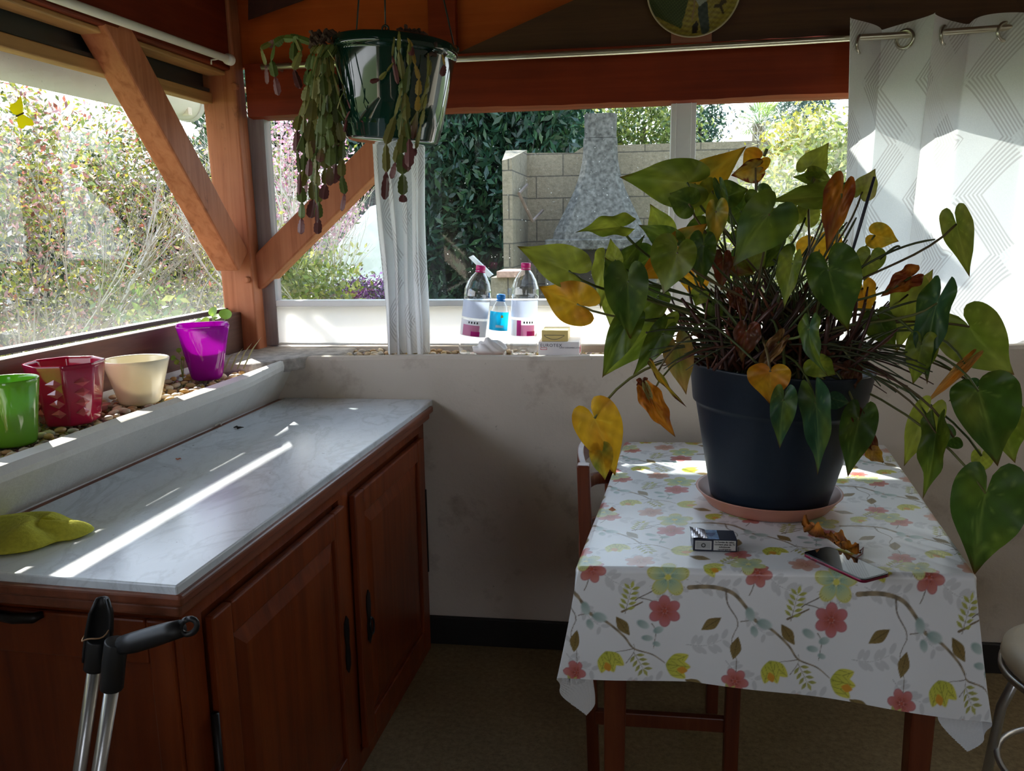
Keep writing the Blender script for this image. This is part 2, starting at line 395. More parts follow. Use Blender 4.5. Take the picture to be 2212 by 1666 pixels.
# gable boards above the beam
a, b_ = P(985,106,2.80), P(1330,-38,2.80)
S(MB().prism([(-1.3,2.80,1.95),(a.x,2.80,1.95),(b_.x+.4,2.80,b_.z+.17),(b_.x+.4,2.80,2.9),(-1.3,2.80,2.9)], (0,.03,0)).build('trim_5', WORA))
mb = MB().prism([(a.x,2.785,1.962),(.30,2.785,1.965),(.36,2.785,1.9665),(.40,2.785,1.9650),(.44,2.785,1.9675),(.52,2.785,1.9665),(.58,2.785,1.9692),(.62,2.785,1.9675),(.66,2.785,1.967),(2.4,2.785,1.966),(2.4,2.785,2.9),(b_.x+.45,2.785,2.9),(b_.x,2.785,b_.z)], (0,.014,0))
S(mb.build('trim_6', WBRN))
q = P(960,0,2.70); S(MB().box((P(925,20,2.775).x,2.765,1.957),(P(985,20,2.775).x,2.80,2.9)).build('trim_12', WRED, bevel=.003))
# left header, rail, board and brace
S(MB().lbox((-4.2,-.34,1.93), (.143,-.215,2.5)).build('trim_7', WREDY, bevel=.006))
S(MB().lbox((-4.2,-.30,1.915), (.143,-.235,1.930)).build('trim_8', WYEL, bevel=.004))  # added board; its yellow-brown paints in the lit underside of the header
S(MB().lbox((-4.2,-.33,1.828), (.16,-.29,1.862)).build('trim_9', WYEL, bevel=.003))
mb = MB().lbox((-4.2,-.325,1.866), (.16,-.319,1.93)).lbox((-4.2,-.303,1.866), (.16,-.297,1.876))
S(mb.build('trim_10', mat('dark_track', (.03,.028,.026), .4, .1)))
S(MB().lbox((-4.2,-.285,.985), (.15,-.245,1.128)).build('trim_11', wood('dark_board', (.06,.02,.012), (.13,.05,.03), (.2,.09,.05), (26,1.2,26), .6, .5), bevel=.004))
def strut(name, c0, c1, wdir, tdir, w, th, m):
    c0, c1, wd, td = Vector(c0), Vector(c1), Vector(wdir).normalized()*w/2, Vector(tdir).normalized()*th/2
    return MB().hexa([c0-wd-td, c0+wd-td, c0+wd+td, c0-wd+td, c1-wd-td, c1+wd-td, c1+wd+td, c1-wd+td]).build(name, m, bevel=.006)
# brace: underside edge from the header down to the post, in the plane of the left wall
e0, e1 = PL(239,80,-.215), PL(501,558,-.205)
ax = (e1-e0).normalized(); up = (NV.cross(ax)); up = up if up.z > 0 else -up
tw, thk = .085, .10
c0 = e0 + up*thk/2 - NV*tw/2 - ax*.05; c1 = e1 + up*thk/2 - NV*tw/2 + ax*.06
S(strut('trim_13', c0, c1, NV, up, tw, thk, WREDZ))
e0, e1 = P(574,614,2.765), P(742,447,2.765)
ax = (e1-e0).normalized(); up = Vector((-ax.z, 0, ax.x)); up = up if up.z > 0 else -up
c0 = e0 + up*.05 + Vector((0,.045,0)) - ax*.03; c1 = e0 + ax*.62 + up*.05 + Vector((0,.045,0))
S(strut('trim_14', c0, c1, (0,1,0), up, .09, .10, WREDZ))
# pegs on the post
for i, (px, py, kk) in enumerate(((536,604,.02),(508,187,.012))):
    c = P(px, py, 2.733); o = MB().tube([c+DV*.01, c-DV*kk], .011, 12).build('trim_%d' % (15+i), WREDZ, bevel=.002); S(o)
# ceiling
CEIL = wood('dark_ceiling_wood', (.035,.008,.005), (.06,.014,.009), (.09,.024,.014), (26,1.2,26), .6)
S(MB().box((-1.45,-3.2,2.5), (2.4,2.86,2.56)).build('ceiling', CEIL))
rf0, rf1 = P(563,38,2.72), P(670,-6,2.4)
S(MB().hexa([L(-1.2,-.34,2.42),L(-1.2,-.2,2.42),L(.3,-.2,2.42),L(.3,-.34,2.42),L(-1.2,-.34,2.5),L(-1.2,-.2,2.5),L(.3,-.2,2.5),L(.3,-.34,2.5)]).build('trim_17', CEIL))
S(MB().hexa([P(536,44,2.74),P(665,-2,2.74),P(665,-2,2.79),P(536,44,2.79),P(536,-60,2.74),P(665,-60,2.74),P(665,-60,2.79),P(536,-60,2.79)]).build('trim_19', CEIL))
# unseen slab and slat added outside to cut the sun into strips
EL, EY, EZ = -1.18, 3.87, 2.226
p0 = L(-4.5,EL,0); p1 = L((EY-2.577)/math.cos(TH)-.1, EL, 0)
S(MB().prism([(p0.x,p0.y,EZ),(-1.47,p0.y,EZ),(-1.36,2.9,EZ),(.0,2.9,EZ),(.0,EY,EZ),(-1.6,EY,EZ),(-1.6,4.17,EZ),(p1.x,4.17,EZ)], (0,0,.05)).build('trim_18', mat('sun_slab_board', (.8,.77,.72), .7, .1)))
S(MB().lbox((-4.5,-1.291,EZ),(3.2,-1.222,EZ+.01)).build('trim_20', mat('sun_slat_wood', (.3,.2,.12), .7, .2)))  # added slat, out of view, that narrows the sun strip on the marble
# windows ------------------------------------------------------------------
def glass_pane(name, pts, m, th=.004):
    mb = MB(); n_ = (Vector(pts[1])-Vector(pts[0])).cross(Vector(pts[2])-Vector(pts[0])).normalized()
    mb.add(pts, [(0,1,2,3)]); return mb
w1 = thing('window_1', L(-1.5,-.31,1.128)); S(w1)
MB().lbox((-4.2,-.325,1.128),(.15,-.293,1.142)).build('window_frame', mat('dark_frame', (.05,.025,.028), .4, .1), w1, bevel=.002)
glass_pane('pane', [L(-4.2,-.309,1.142),L(.15,-.309,1.142),L(.15,-.309,1.868),L(-4.2,-.309,1.868)], DGLASS)
MB().add([L(-4.2,-.309,1.142),L(.15,-.309,1.142),L(.15,-.309,1.868),L(-4.2,-.309,1.868)], [(0,1,2,3)]).build('pane', DGLASS, w1)
FRM, fnt, fb = nm('white_pvc_panel')
ff = noise(fnt, 6.); fc = ramp(fnt, ff, [(.3, (.84,.84,.82)), (.7, (.88,.88,.87))]); link(fnt, fc, fb.inputs['Base Color']); setv(fb, 'Roughness', .35)
ft = fnt.nodes.new('ShaderNodeBsdfTranslucent'); link(fnt, fc, ft.inputs['Color']); fx = fnt.nodes.new('ShaderNodeMixShader'); fx.inputs[0].default_value = .7
link(fnt, fb.outputs[0], fx.inputs[1]); link(fnt, ft.outputs[0], fx.inputs[2]); link(fnt, fx.outputs[0], [n_ for n_ in fnt.nodes if n_.type == 'OUTPUT_MATERIAL'][0].inputs['Surface'])
w2 = thing('window_2', (0,2.83,1.0)); S(w2)
XL, XR = -1.224, 2.3
mb = MB().box((XL,2.80,1.004),(XR,2.812,1.14)); mb.build('window_panel', FRM, w2, bevel=.002)
mb = MB().box((XL,2.795,1.14),(XR,2.85,1.162)).box((XL,2.792,1.004),(XR,2.80,1.012)); mb.build('window_sill', WHITE, w2, bevel=.004)
m0, m1 = P(1449,300,2.80).x, P(1503,300,2.80).x
mb = MB().box((m0,2.80,1.16),(m1,2.85,1.80)).box((m0+.014,2.795,1.16),(m0+.017,2.80,1.80)).box((m1-.018,2.795,1.16),(m1-.015,2.80,1.80))
mb.build('window_mullion', WHITE, w2, bevel=.002)
MB().add([(-1.22,2.832,1.16),(m0,2.832,1.16),(m0,2.832,1.80),(-1.22,2.832,1.80)], [(0,1,2,3)]).build('pane', GLASS, w2)
MB().add([(m1,2.832,1.16),(XR,2.832,1.16),(XR,2.832,1.80),(m1,2.832,1.80)], [(0,1,2,3)]).build('pane', GLASS, w2)

# ------------------------------------------------------------------ pebbles
def pebble_mesh(i):
    r = np.random.RandomState(50+i); bm = bmesh.new(); bmesh.ops.create_icosphere(bm, subdivisions=2, radius=1)
    a = .8+.5*r.rand(); b = .75+.3*r.rand(); c = .5+.2*r.rand()
    for v in bm.verts:
        k = 1+.1*math.sin(3*v.co.x+i)+.08*math.cos(4*v.co.y+2*i); v.co = Vector((v.co.x*a*k, v.co.y*b*k, v.co.z*c))
    me = bpy.data.meshes.new('pebble'); bm.to_mesh(me); bm.free()
    me.polygons.foreach_set('use_smooth', [True]*len(me.polygons)); return me
PEBC = [(.50,.36,.20),(.62,.50,.33),(.42,.25,.11),(.66,.57,.45),(.46,.40,.32),(.58,.36,.12)]
PEBM = [mat('pebble_stone_%s' % 'abcdef'[i], c, .5, .25, 60.) for i, c in enumerate(PEBC)]
PEB = []
for i in range(6):
    me = pebble_mesh(i); me.materials.append(PEBM[i]); PEB.append(me)
GRAV = colmat('gravel', .8)
def gravel(name, fn, n, label, zt):
    V, Fc, C = [], [], []
    base = np.array([[1,0,0],[0,1,0],[-1,0,0],[0,-1,0],[0,0,1],[0,0,-1]], float)
    fb_ = np.array([[0,1,4],[1,2,4],[2,3,4],[3,0,4],[1,0,5],[2,1,5],[3,2,5],[0,3,5]])
    for i in range(n):
        p = fn(random.random(), random.random()); s = .004+.006*random.random(); a = random.random()*6.28
        R_ = np.array([[math.cos(a),-math.sin(a),0],[math.sin(a),math.cos(a),0],[0,0,.7]])
        V.append((base*[s*1.2,s,s]) @ R_.T + np.array([p.x,p.y,zt-.006+.006*random.random()])); Fc.append(fb_+6*i); c = PEBC[i % 6]; C += [tuple(x*(.5+.5*random.random()) for x in c)]*6
    o = fast(name, np.concatenate(V), np.concatenate(Fc), GRAV, cols=np.array(C), smooth=True); return tag(o, label, 'gravel', kind='stuff')
gravel('gravel', lambda u, v: L(-1.75+1.56*u, -.238+.225*v, 0), 3200, 'small gravel filling the trough behind the coloured flowerpots', .962)
gravel('gravel', lambda u, v: Vector((-.92+1.9*u, 2.622+.155*v, 0)), 2600, 'small gravel filling the trough under the white framed back window', .984)
NOGO = []
def pebbles(fn, n, zb, label, grp, rmin):
    pts = []; tries = 0
    while len(pts) < n and tries < 20000:
        tries += 1; p = fn(random.random(), random.random())
        if any((p.x-x)**2+(p.y-y)**2 < rr*rr for x, y, rr in NOGO): continue
        if any((p-q_).length < rmin for q_ in pts): continue
        pts.append(p)
    for p in pts:
        o = bpy.data.objects.new('pebble', random.choice(PEB)); COL.objects.link(o); s = .0095+.005*random.random()
        o.scale = (s,s,s); o.rotation_euler = (random.uniform(-.2,.2), random.uniform(-.2,.2), random.random()*6.28); o.location = (p.x,p.y,zb+.006*random.random())
        tag(o, label, 'pebble', grp)
# ------------------------------------------------------------------ sideboard
sb = thing('sideboard', L(-.7,.2,0), 'red-brown wooden sideboard with a grey marble top against the left window wall', 'sideboard')
mb = MB().lbox((-1.385,-.045,.0),(-.012,.44,.80)); 
mb.lbox((-1.39,.44,.0),(-1.33,.455,.80)).lbox((-.075,.44,.0),(-.018,.455,.80)).lbox((-1.39,.44,.765),(-.018,.4552,.80)).lbox((-.73,.44,0),(-.672,.4551,.78)).lbox((-1.39,.44,0),(-.018,.4549,.05))
mb.build('carcass', WCABX, sb, bevel=.002)
mb = MB().lbox((-1.43,-.05,.822),(-.005,.487,.843)).lbox((-1.42,-.05,.80),(-.012,.476,.822))
mb.build('moulding', WCABH, sb, bevel=.006, seg=3)
f1 = Vector((0,2.571,0))
def yclamp(t, z):
    p = L(-.005+.052*(t)/1., t, z); return p
MB().hexa([L(-1.425,.478,.838),L(.02,.478,.838) if 0 else yclamp(.478,.838),yclamp(-.024,.838),L(-1.42,-.024,.838),L(-1.425,.478,.858),yclamp(.478,.858),yclamp(-.024,.858),L(-1.42,-.024,.858)]).build('marble_top', MARB, sb, bevel=.003)
MB().lbox((-1.42,-.05,.838),(-.01,-.024,.853)).build('back_strip', WCABH, sb, bevel=.003)
STEEL = mat('dark_iron', (.02,.018,.018), .4, .2, metal=.6)
def door(s0, s1, keys):
    d = MB()
    z1, z0, t0, t1 = .755, .06, .4555, .473
    fr = .062
    d.lbox((s0,t0,z0),(s0+fr,t1,z1)).lbox((s1-fr,t0,z0),(s1,t1,z1)).lbox((s0+fr,t0,z1-fr),(s1-fr,t1,z1)).lbox((s0+fr,t0,z0),(s1-fr,t1,z0+fr))
    o = d.build('door', WCABX, sb, bevel=.004)
    p = MB().lbox((s0+fr,t0,z0+fr),(s1-fr,t1-.010,z1-fr))
    a0, a1, b0, b1 = s0+fr+.005, s1-fr-.005, z0+fr+.005, z1-fr-.005; i = .035
    v = [L(a0,t1-.010,b0),L(a1,t1-.010,b0),L(a1,t1-.010,b1),L(a0,t1-.010,b1),L(a0+i,t1-.001,b0+i),L(a1-i,t1-.001,b0+i),L(a1-i,t1-.001,b1-i),L(a0+i,t1-.001,b1-i)]
    p.hexa(v); p.build('door_panel', WCABX, o, bevel=.001)
    k = MB(); ks = s1-.032 if keys else s0+.05
    pts = [(0,.075),(.012,.06),(.014,.03),(.009,0),(.014,-.03),(.012,-.06),(0,-.075),(-.012,-.06),(-.014,-.03),(-.009,0),(-.014,.03),(-.012,.06)]
    k.prism([L(ks+a, t1, .41+b) for a, b in pts], NV*.003); k.build('escutcheon', STEEL, o)
    if not keys:
        MB().tube([L(ks+.013*math.sin(q), t1+.006+.004*abs(math.sin(q/2)), .395+.022*math.cos(q)-.01) for q in np.linspace(0, 2*PI, 20)], .003, 6).build('ring_pull', STEEL, o, smooth=True)
    MB().tube([L(s0-.010 if keys else s1+.010, t1-.006, z) for z in (.30,.58)], .007, 8).build('hinge', STEEL, o, smooth=True)
door(-1.325,-.735, True); door(-.668,-.08, False)
mb = MB().lbox((-1.397,.0,.05),(-1.3852,.05,.78)).lbox((-1.397,.395,.05),(-1.3852,.44,.78)).lbox((-1.397,.05,.70),(-1.3852,.395,.78)).lbox((-1.397,.05,.05),(-1.3852,.395,.12))
mb.build('end_frame', WCABX, sb, bevel=.004)
a = PL(70,1300,.0); c = L(-1.40,.16,.783)
mb = MB(); mb.tube([L(-1.397,.115,.776),L(-1.407,.125,.773),L(-1.41,.16,.771),L(-1.407,.195,.773),L(-1.397,.205,.776)], [.006,.009,.0095,.009,.006], 8)
mb.build('end_pull', STEEL, sb, smooth=True)
# crumbs on the marble
def crumb(px, py, s, col, label, cat, name, z=.859):
    c = PZ(px, py, z); r = random.Random(px); m = mat(name+'_stuff', col, .8, .3, 40.)
    mb = MB(); pts = [c+Vector((s*(i-2)*.5, s*.35*math.sin(i*1.9+px), .0015+s*.12*(i % 2))) for i in range(5)]
    mb.tube(pts, [s*.08,s*.22,s*.28,s*.2,s*.06], 6); tag(mb.build(name, m, smooth=True), label, cat)
crumb(467,919,.018,(.8,.78,.72),'pale crumpled paper scrap on the back edge of the sideboard','scrap','paper_scrap',.857)
crumb(515,925,.014,(.05,.045,.04),'thin dark dried stem lying near the back of the marble top','stem','dried_stem')
crumb(385,993,.008,(.75,.25,.15),'tiny coral petal on the marble top','petal','petal')
# yellow cloth
YCL = mat('yellow_microfibre', (.62,.60,.06), .95, .12, 120., bmp=.6)
c0 = PZ(-30,1195,.858)
outl = [(-70,1120),(-20,1117),(40,1112),(90,1113),(145,1118),(170,1125),(182,1138),(208,1138),(211,1148),(180,1160),(155,1169),(125,1168),(95,1185),(60,1193),(10,1201),(-40,1203),(-70,1200)]
pts = [PZ(x, y, .862) for x, y in outl]; ctr = sum(pts, Vector())/len(pts)
mb = MB(); nr = 9; vs = [ctr+Vector((0,0,.024))]; k = len(pts)
for i in range(1, nr+1):
    f = i/nr
    for j, p in enumerate(pts):
        h = .026*(1-f**3) + .007*math.sin(j*1.3+f*5)*(1-f*f*.6) + .006*math.cos(j*.7+2)*f*(1-f)
        q = ctr.lerp(p, f); vs.append(Vector((q.x, q.y, .8615+max(.001, h))))
fs = [(0, 1+j, 1+(j+1)%k) for j in range(k)] + [(1+(i-1)*k+j, 1+i*k+j, 1+i*k+(j+1)%k, 1+(i-1)*k+(j+1)%k) for i in range(1, nr) for j in range(k)]
b0 = len(vs)
vs += [Vector((ctr.lerp(p,.93).x, ctr.lerp(p,.93).y, .8585)) for p in pts]
fs += [(1+(nr-1)*k+j, b0+j, b0+(j+1)%k, 1+(nr-1)*k+(j+1)%k) for j in range(k)] + [tuple(b0+j for j in range(k-1,-1,-1))]
mb.add(vs, fs); tag(mb.build('cleaning_cloth', YCL, smooth=True, sub=1), 'crumpled yellow cleaning cloth on the near corner of the marble top', 'cloth')
# crutches leaning on the end of the sideboard
BLK = mat('black_plastic', (.012,.012,.013), .45, .2); ALU = mat('aluminium_tube', (.55,.55,.55), .3, .05, metal=.9)
def crutch(pts_shaft, sock, grip, cuff, label, band):
    t = thing('forearm_crutch', (pts_shaft[1].x, pts_shaft[1].y, 0), label, 'crutch', 'crutches leaning on the sideboard')
    a, b = pts_shaft; d = (b-a).normalized(); e = b + d*((b.z-.03)/-d.z)
    MB().tube([a, e], .0105, 14).build('shaft', ALU, t, smooth=True)
    MB().tube([e-d*.02, e+d*.012, e+d*.028], [.014,.016,.018], 14).build('rubber_tip', BLK, t, smooth=True)
    MB().tube(sock, [.017]*len(sock), 14).build('socket', BLK, t, smooth=True, bevel=.002)
    if grip:
        g = MB(); g.tube(grip, [.014,.0155,.0155,.0145,.013], 12); gr = (grip[-1]-grip[-2]).normalized(); e2 = grip[-1]
        g.tube([e2+gr*.012+Vector((0,0,1))*.012*math.cos(q)+gr*.014*math.sin(q) for q in np.linspace(0,2*PI,16)], .0045, 6)
        g.build('grip', BLK, t, smooth=True)
    if cuff:
        g = MB(); vs = []
        for i, (c, w) in enumerate(cuff):
            for j in range(9):
                q = PI*(j/8.)*1.1-.15; vs.append(c+Vector((w*math.cos(q), w*.9*math.sin(q)-.01, 0)))
        g.add(vs, [(i*9+j,i*9+j+1,(i+1)*9+j+1,(i+1)*9+j) for i in range(len(cuff)-1) for j in range(8)])
        g.build('cuff', BLK, t, smooth=True, solid=.004)
    if band:
        c = band
        MB().tube([c+Vector((.021*math.cos(q), .02*math.sin(q), -.012*math.sin(q/2)+.003*math.sin(3*q))) for q in np.linspace(0,2*PI,24)], .0012, 5).build('elastic_band', mat('tan_elastic', (.35,.2,.1), .7), t, smooth=True)
YC = 1.085
crutch((P(205,1437,YC), P(172,1666,YC)), [P(212,1380,YC),P(205,1445,YC)], None,
       [(P(229,1288,YC),.008),(P(226,1320,YC),.017),(P(222,1360,YC),.02),(P(217,1400,YC),.02),(P(213,1425,YC),.018)],
       'aluminium crutch whose black cuff rises highest beside the sideboard end', P(218,1352,YC)+Vector((0,-.012,0)))
YC = 1.04
crutch((P(243,1480,YC), P(213,1666,YC)), [P(252,1385,YC),P(246,1430,YC),P(241,1487,YC)], [P(262,1395,YC),P(290,1388,YC),P(330,1376,YC),P(365,1365,YC),P(392,1358,YC)],
       None, 'aluminium crutch with black hand grip pointing right beside the sideboard end', None)

# ------------------------------------------------------------------ flowerpots on the left ledge
def pot(name, bx, by, rx0, rx1, ry, bx0, bx1, m, label, shape=None, inner=None, prof=None, nseg=48, grp='flowerpots on the left window ledge'):
    zb = .972; base = PZ(bx, by, zb); Yc = base.y+.045
    c = P(bx, by, Yc); rt = (P(rx1, ry, Yc)-P(rx0, ry, Yc)).length/2; rb = (P(bx1, by, Yc)-P(bx0, by, Yc)).length/2
    ct = P((rx0+rx1)/2, ry, Yc); h = ct.z-zb
    th = .004
    pr = [(.001,0),(rb*.9,0),(rb,.004)] + [(rb+(rt-rb)*f, h*f) for f in np.linspace(.06,1,14)] + [(rt-.001,h+.002),(rt-th,h+.001)] + [(rb-th+(rt-rb)*f, h*f) for f in np.linspace(.97,.1,10)] + [(rb*.6,.012),(.001,.012)]
    loc = (c.x, c.y, zb)
    mb = MB().lathe(loc, pr, nseg, shape=(lambda q, z: shape(q, z/h)) if shape else None)
    NOGO.append((c.x, c.y, rb+.012))
    o = mb.build(name, m, smooth=True); tag(o, label, 'flowerpot', grp); return o, loc, rt, rb, h
pot('flowerpot', 33, 972, -32, 83, 820, -8, 73, tinted('green_glaze', (.16,.42,.03), .12, .25, 0), 'glossy lime green flowerpot nearest the camera on the left ledge')
sq = lambda q, z: 1/(abs(math.cos(q-.5))**5+abs(math.sin(q-.5))**5)**(1/5.)*(.87)
pot('flowerpot', 448, 824, 372, 490, 702, 418, 476, tinted('purple_glass', (.52,.01,.52), .04, .38, .35), 'translucent purple glass flowerpot beside the wooden corner post', shape=lambda q, z: 1+(sq(q, z)*1.0-1)*min(1, z*1.1))
pot('flowerpot', 304, 879, 236, 362, 776, 268, 343, tinted('cream_glaze', (.86,.80,.62), .2, .2, 0), 'plain cream flowerpot between the maroon and purple pots')
def octo(q, z):
    k = PI/4; a = (q+.2) % k - k/2; return math.cos(k/2)/math.cos(a)*1.03
mo, mloc, mrt, mrb, mh = pot('flowerpot', 155, 922, 73, 216, 782, 105, 209, tinted('maroon_glaze', (.36,.008,.05), .1, .12, 0), 'maroon faceted flowerpot between the green and cream pots', shape=octo, nseg=64)
# cut diamond facets on two of its sides
mf = tinted('maroon_cut_facet', (.62,.12,.16), .05, .15, 0)
mb = MB()
k = PI/4
for side in (-2.05, -1.265, -.48):
    aa = side
    for r_ in range(4):
        zc = mh*(.72-.165*r_); R0 = mrb+(mrt-mrb)*(zc/mh); ap = R0*1.0
        dz, dw = mh*.075, R0*.27
        cdir = Vector((math.cos(aa), math.sin(aa), 0)); sd = Vector((-math.sin(aa), math.cos(aa), 0))
        C_ = Vector(mloc)+Vector((0,0,zc))+cdir*(ap*.955)
        sl = (mrt-mrb)/mh
        v = [C_+sd*dw, C_+Vector((0,0,dz))+cdir*sl*dz, C_-sd*dw, C_-Vector((0,0,dz))-cdir*sl*dz, C_+cdir*.009]
        mb.add(v, [(0,1,4),(1,2,4),(2,3,4),(3,0,4)])
o = mb.build('facet', mf, mo)
# tea light, weeds
c = PZ(215,884,.975); NOGO.append((c.x,c.y,.028))
t_ = MB().lathe((c.x,c.y,.972), [(.001,0),(.017,0),(.019,.003),(.0195,.012),(.026,.0135),(.026,.0155),(.012,.017),(.001,.017)], 20).build('bottle_cap', mat('pinkish_foil', (.55,.2,.2), .35, .15, metal=.3), smooth=True)
tag(t_, 'small flat pinkish lid on the pebbles behind the maroon pot', 'lid')
WEED = colmat('weed_leaf', .45, .45)
def heart_mesh(mb, cs, c, n_, up_, w, l, col, cup=.15):
    n_ = n_.normalized(); up_ = (up_-n_*up_.dot(n_)).normalized(); sd = up_.cross(n_)
    vs = [c]; m = 18
    for ring in (.5, 1.):
        for i in range(m):
            q = 2*PI*i/m; r = ring*(1-.25*max(0, math.cos(q))**6*0)
            x = math.sin(q)*w*r; y = (math.cos(q)*.5+.5)*l*r
            vs.append(c + sd*x + up_*y + n_*(cup*(x*x/w+.3*y*y/l)))
    b = [(0,1+i,1+(i+1)%m) for i in range(m)] + [(1+i,1+m+i,1+m+(i+1)%m,1+(i+1)%m) for i in range(m)]
    mb.add(vs, b); cs += [col]*len(vs)
def weed(root, leaves, label):
    t = thing('seedling', root, label, 'seedling')
    for (p, n_, up_, w, l) in leaves:
        mb, cs = MB(), []; heart_mesh(mb, cs, p, n_, up_, w, l, (.22+.1*random.random(),.42,.05)); o = mb.build('leaf', WEED, t, smooth=True, cols=cs, fix=False)
        r = Vector(root); mid = (r+p)/2+Vector((.01*random.uniform(-1,1),.01*random.uniform(-1,1),.02)); 
        MB().tube([r, mid, p], .0013, 5).build('stem', mat('weed_stem', (.25,.35,.08), .5), o, smooth=True)
yw = 2.38
r0 = PZ(470,800,.972); r0 = Vector((P(470,800,yw).x, yw, .972))
weed(r0, [(P(486,690,yw),Vector((.2,-1,.3)),Vector((.1,0,1)),.020,.032),(P(459,683,yw),Vector((-.2,-.9,.5)),Vector((-.1,.1,1)),.016,.03),(P(463,690,yw+.02),Vector((0,-.5,1)),Vector((.2,.6,.6)),.018,.03),(P(432,697,yw),Vector((-.4,-.6,.7)),Vector((-1,.1,.3)),.017,.03),(P(447,700,yw),Vector((0,-.8,.6)),Vector((-.4,.2,.5)),.014,.026),(P(470,706,yw),Vector((.2,-.9,.2)),Vector((-.3,.2,-.6)),.01,.02)], 'bright green round-leaved seedling growing behind the purple pot')
r1 = PL(393,792,-.2); r1 = Vector((r1.x,r1.y,.972))
weed(r1, [(r1+Vector((-.012,0,.045)),Vector((.3,-1,.3)),Vector((-.5,0,.8)),.008,.014),(r1+Vector((-.018,0,.062)),Vector((.3,-1,.2)),Vector((-.8,0,.2)),.008,.014),(r1+Vector((.0,0,.058)),Vector((0,-1,.4)),Vector((.5,0,.6)),.007,.012),(r1+Vector((-.006,0,.08)),Vector((.2,-1,.4)),Vector((0,0,1)),.008,.014)], 'tiny sprig of weed on the pebbles left of the purple pot')
r2 = PZ(485,800,1.0)
mb = MB(); cs = []
for i in range(4):
    p = r2+Vector((.015*i,.01*i,0)); q = p+Vector((.03+.01*i,.01,.05+.015*i)); w_ = Vector((.003,-.002,0))
    mb.add([p-w_,p+w_,(p+q)/2+w_*1.2+Vector((0,0,.01)),q,(p+q)/2-w_*1.2+Vector((0,0,.01))], [(0,1,2,4),(4,2,3)])
tag(mb.build('grass_tuft', mat('dry_grass', (.35,.36,.16), .8), fix=False), 'wispy grey-green grass tuft at the foot of the corner post', 'grass')
# butterfly sticker on the pane
bc = PL(48,248,-.3055)
bt = thing('butterfly_sticker', bc, 'yellow butterfly sticker on the left window pane', 'sticker')
YB = tinted('sticker_yellow', (.92,.84,.02), .5, .75, .1); DKB = mat('sticker_dark', (.06,.05,.02), .6)
axp = (PL(40,210,-.3055)-PL(55,285,-.3055)); 
def bpoly(px): return [PL(x, y, -.3055) for x, y in px]
for w_ in ([(44,207),(34,221),(22,226),(20,236),(28,246),(40,250),(48,244),(49,228),(46,212)],[(48,246),(38,251),(36,262),(40,275),(48,279),(55,271),(68,272),(73,269),(69,259),(58,252)]):
    mb = MB().prism(bpoly(w_), NV*.0012); mb.build('wing', YB, bt)
MB().tube(bpoly([(51,244),(44,247),(35,251)]), .0022, 6).build('body', DKB, bt, smooth=True)
PEBSPOT = 1
pebbles(lambda u, v: L(-1.62+1.44*u, -.235+.222*v, 0), 210, .968, 'smooth tan pebble in the trough among the coloured flowerpots', 'pebbles in the left trough', .0195)
# ------------------------------------------------------------------ rods and curtains
def rod(name, a, b, r, m, label, cap=None):
    t = thing(name, a, label, 'curtain rod'); MB().tube([a, b], r, 16).build('pole', m, t, smooth=True)
    if cap is not None:
        d = (b-a).normalized(); MB().tube([b-d*.006, b+d*.004, b+d*.024, b+d*.030], [r*1.25,r*1.5,r*1.5,r*1.2], 16).build('end_cap', m, t, smooth=True)
        MB().tube([b-d*.02, b-d*.018-NV*.03-Vector((0,0,.003)), b-d*.018-NV*.045-Vector((0,0,.004)), b-d*.018-NV*.045-Vector((0,0,.018))], .003, 6).build('bracket', m, t, smooth=True)
    return t
ra, rb_ = PL(70,-22,-.17), PL(490,127,-.17)
rod('curtain_rod', ra+(ra-rb_)*1.2, rb_, .0115, CREAMP, 'cream round curtain rod with end cap along the left header', cap=1)
YR = 2.685
rp = [P(565,145,YR), P(760,137,YR), P(964,129.5,YR), P(1350,111,YR), P(1700,91,YR), P(2000,72.5,YR), P(2196,58,YR)]
rp.append(rp[-1]+(rp[-1]-rp[-2])*1.2)
rdt = thing('curtain_rod', rp[0], 'long thin brass-coloured curtain rod across the back beam', 'curtain rod')
MB().tube(rp, .0095, 14).build('pole', METAL, rdt, smooth=True)
for q in (P(900,133,YR), rp[0]+Vector((.04,0,0))):
    MB().tube([q, q+Vector((0,.07,0))], .005, 8).build('bracket', METAL, rdt, smooth=True)
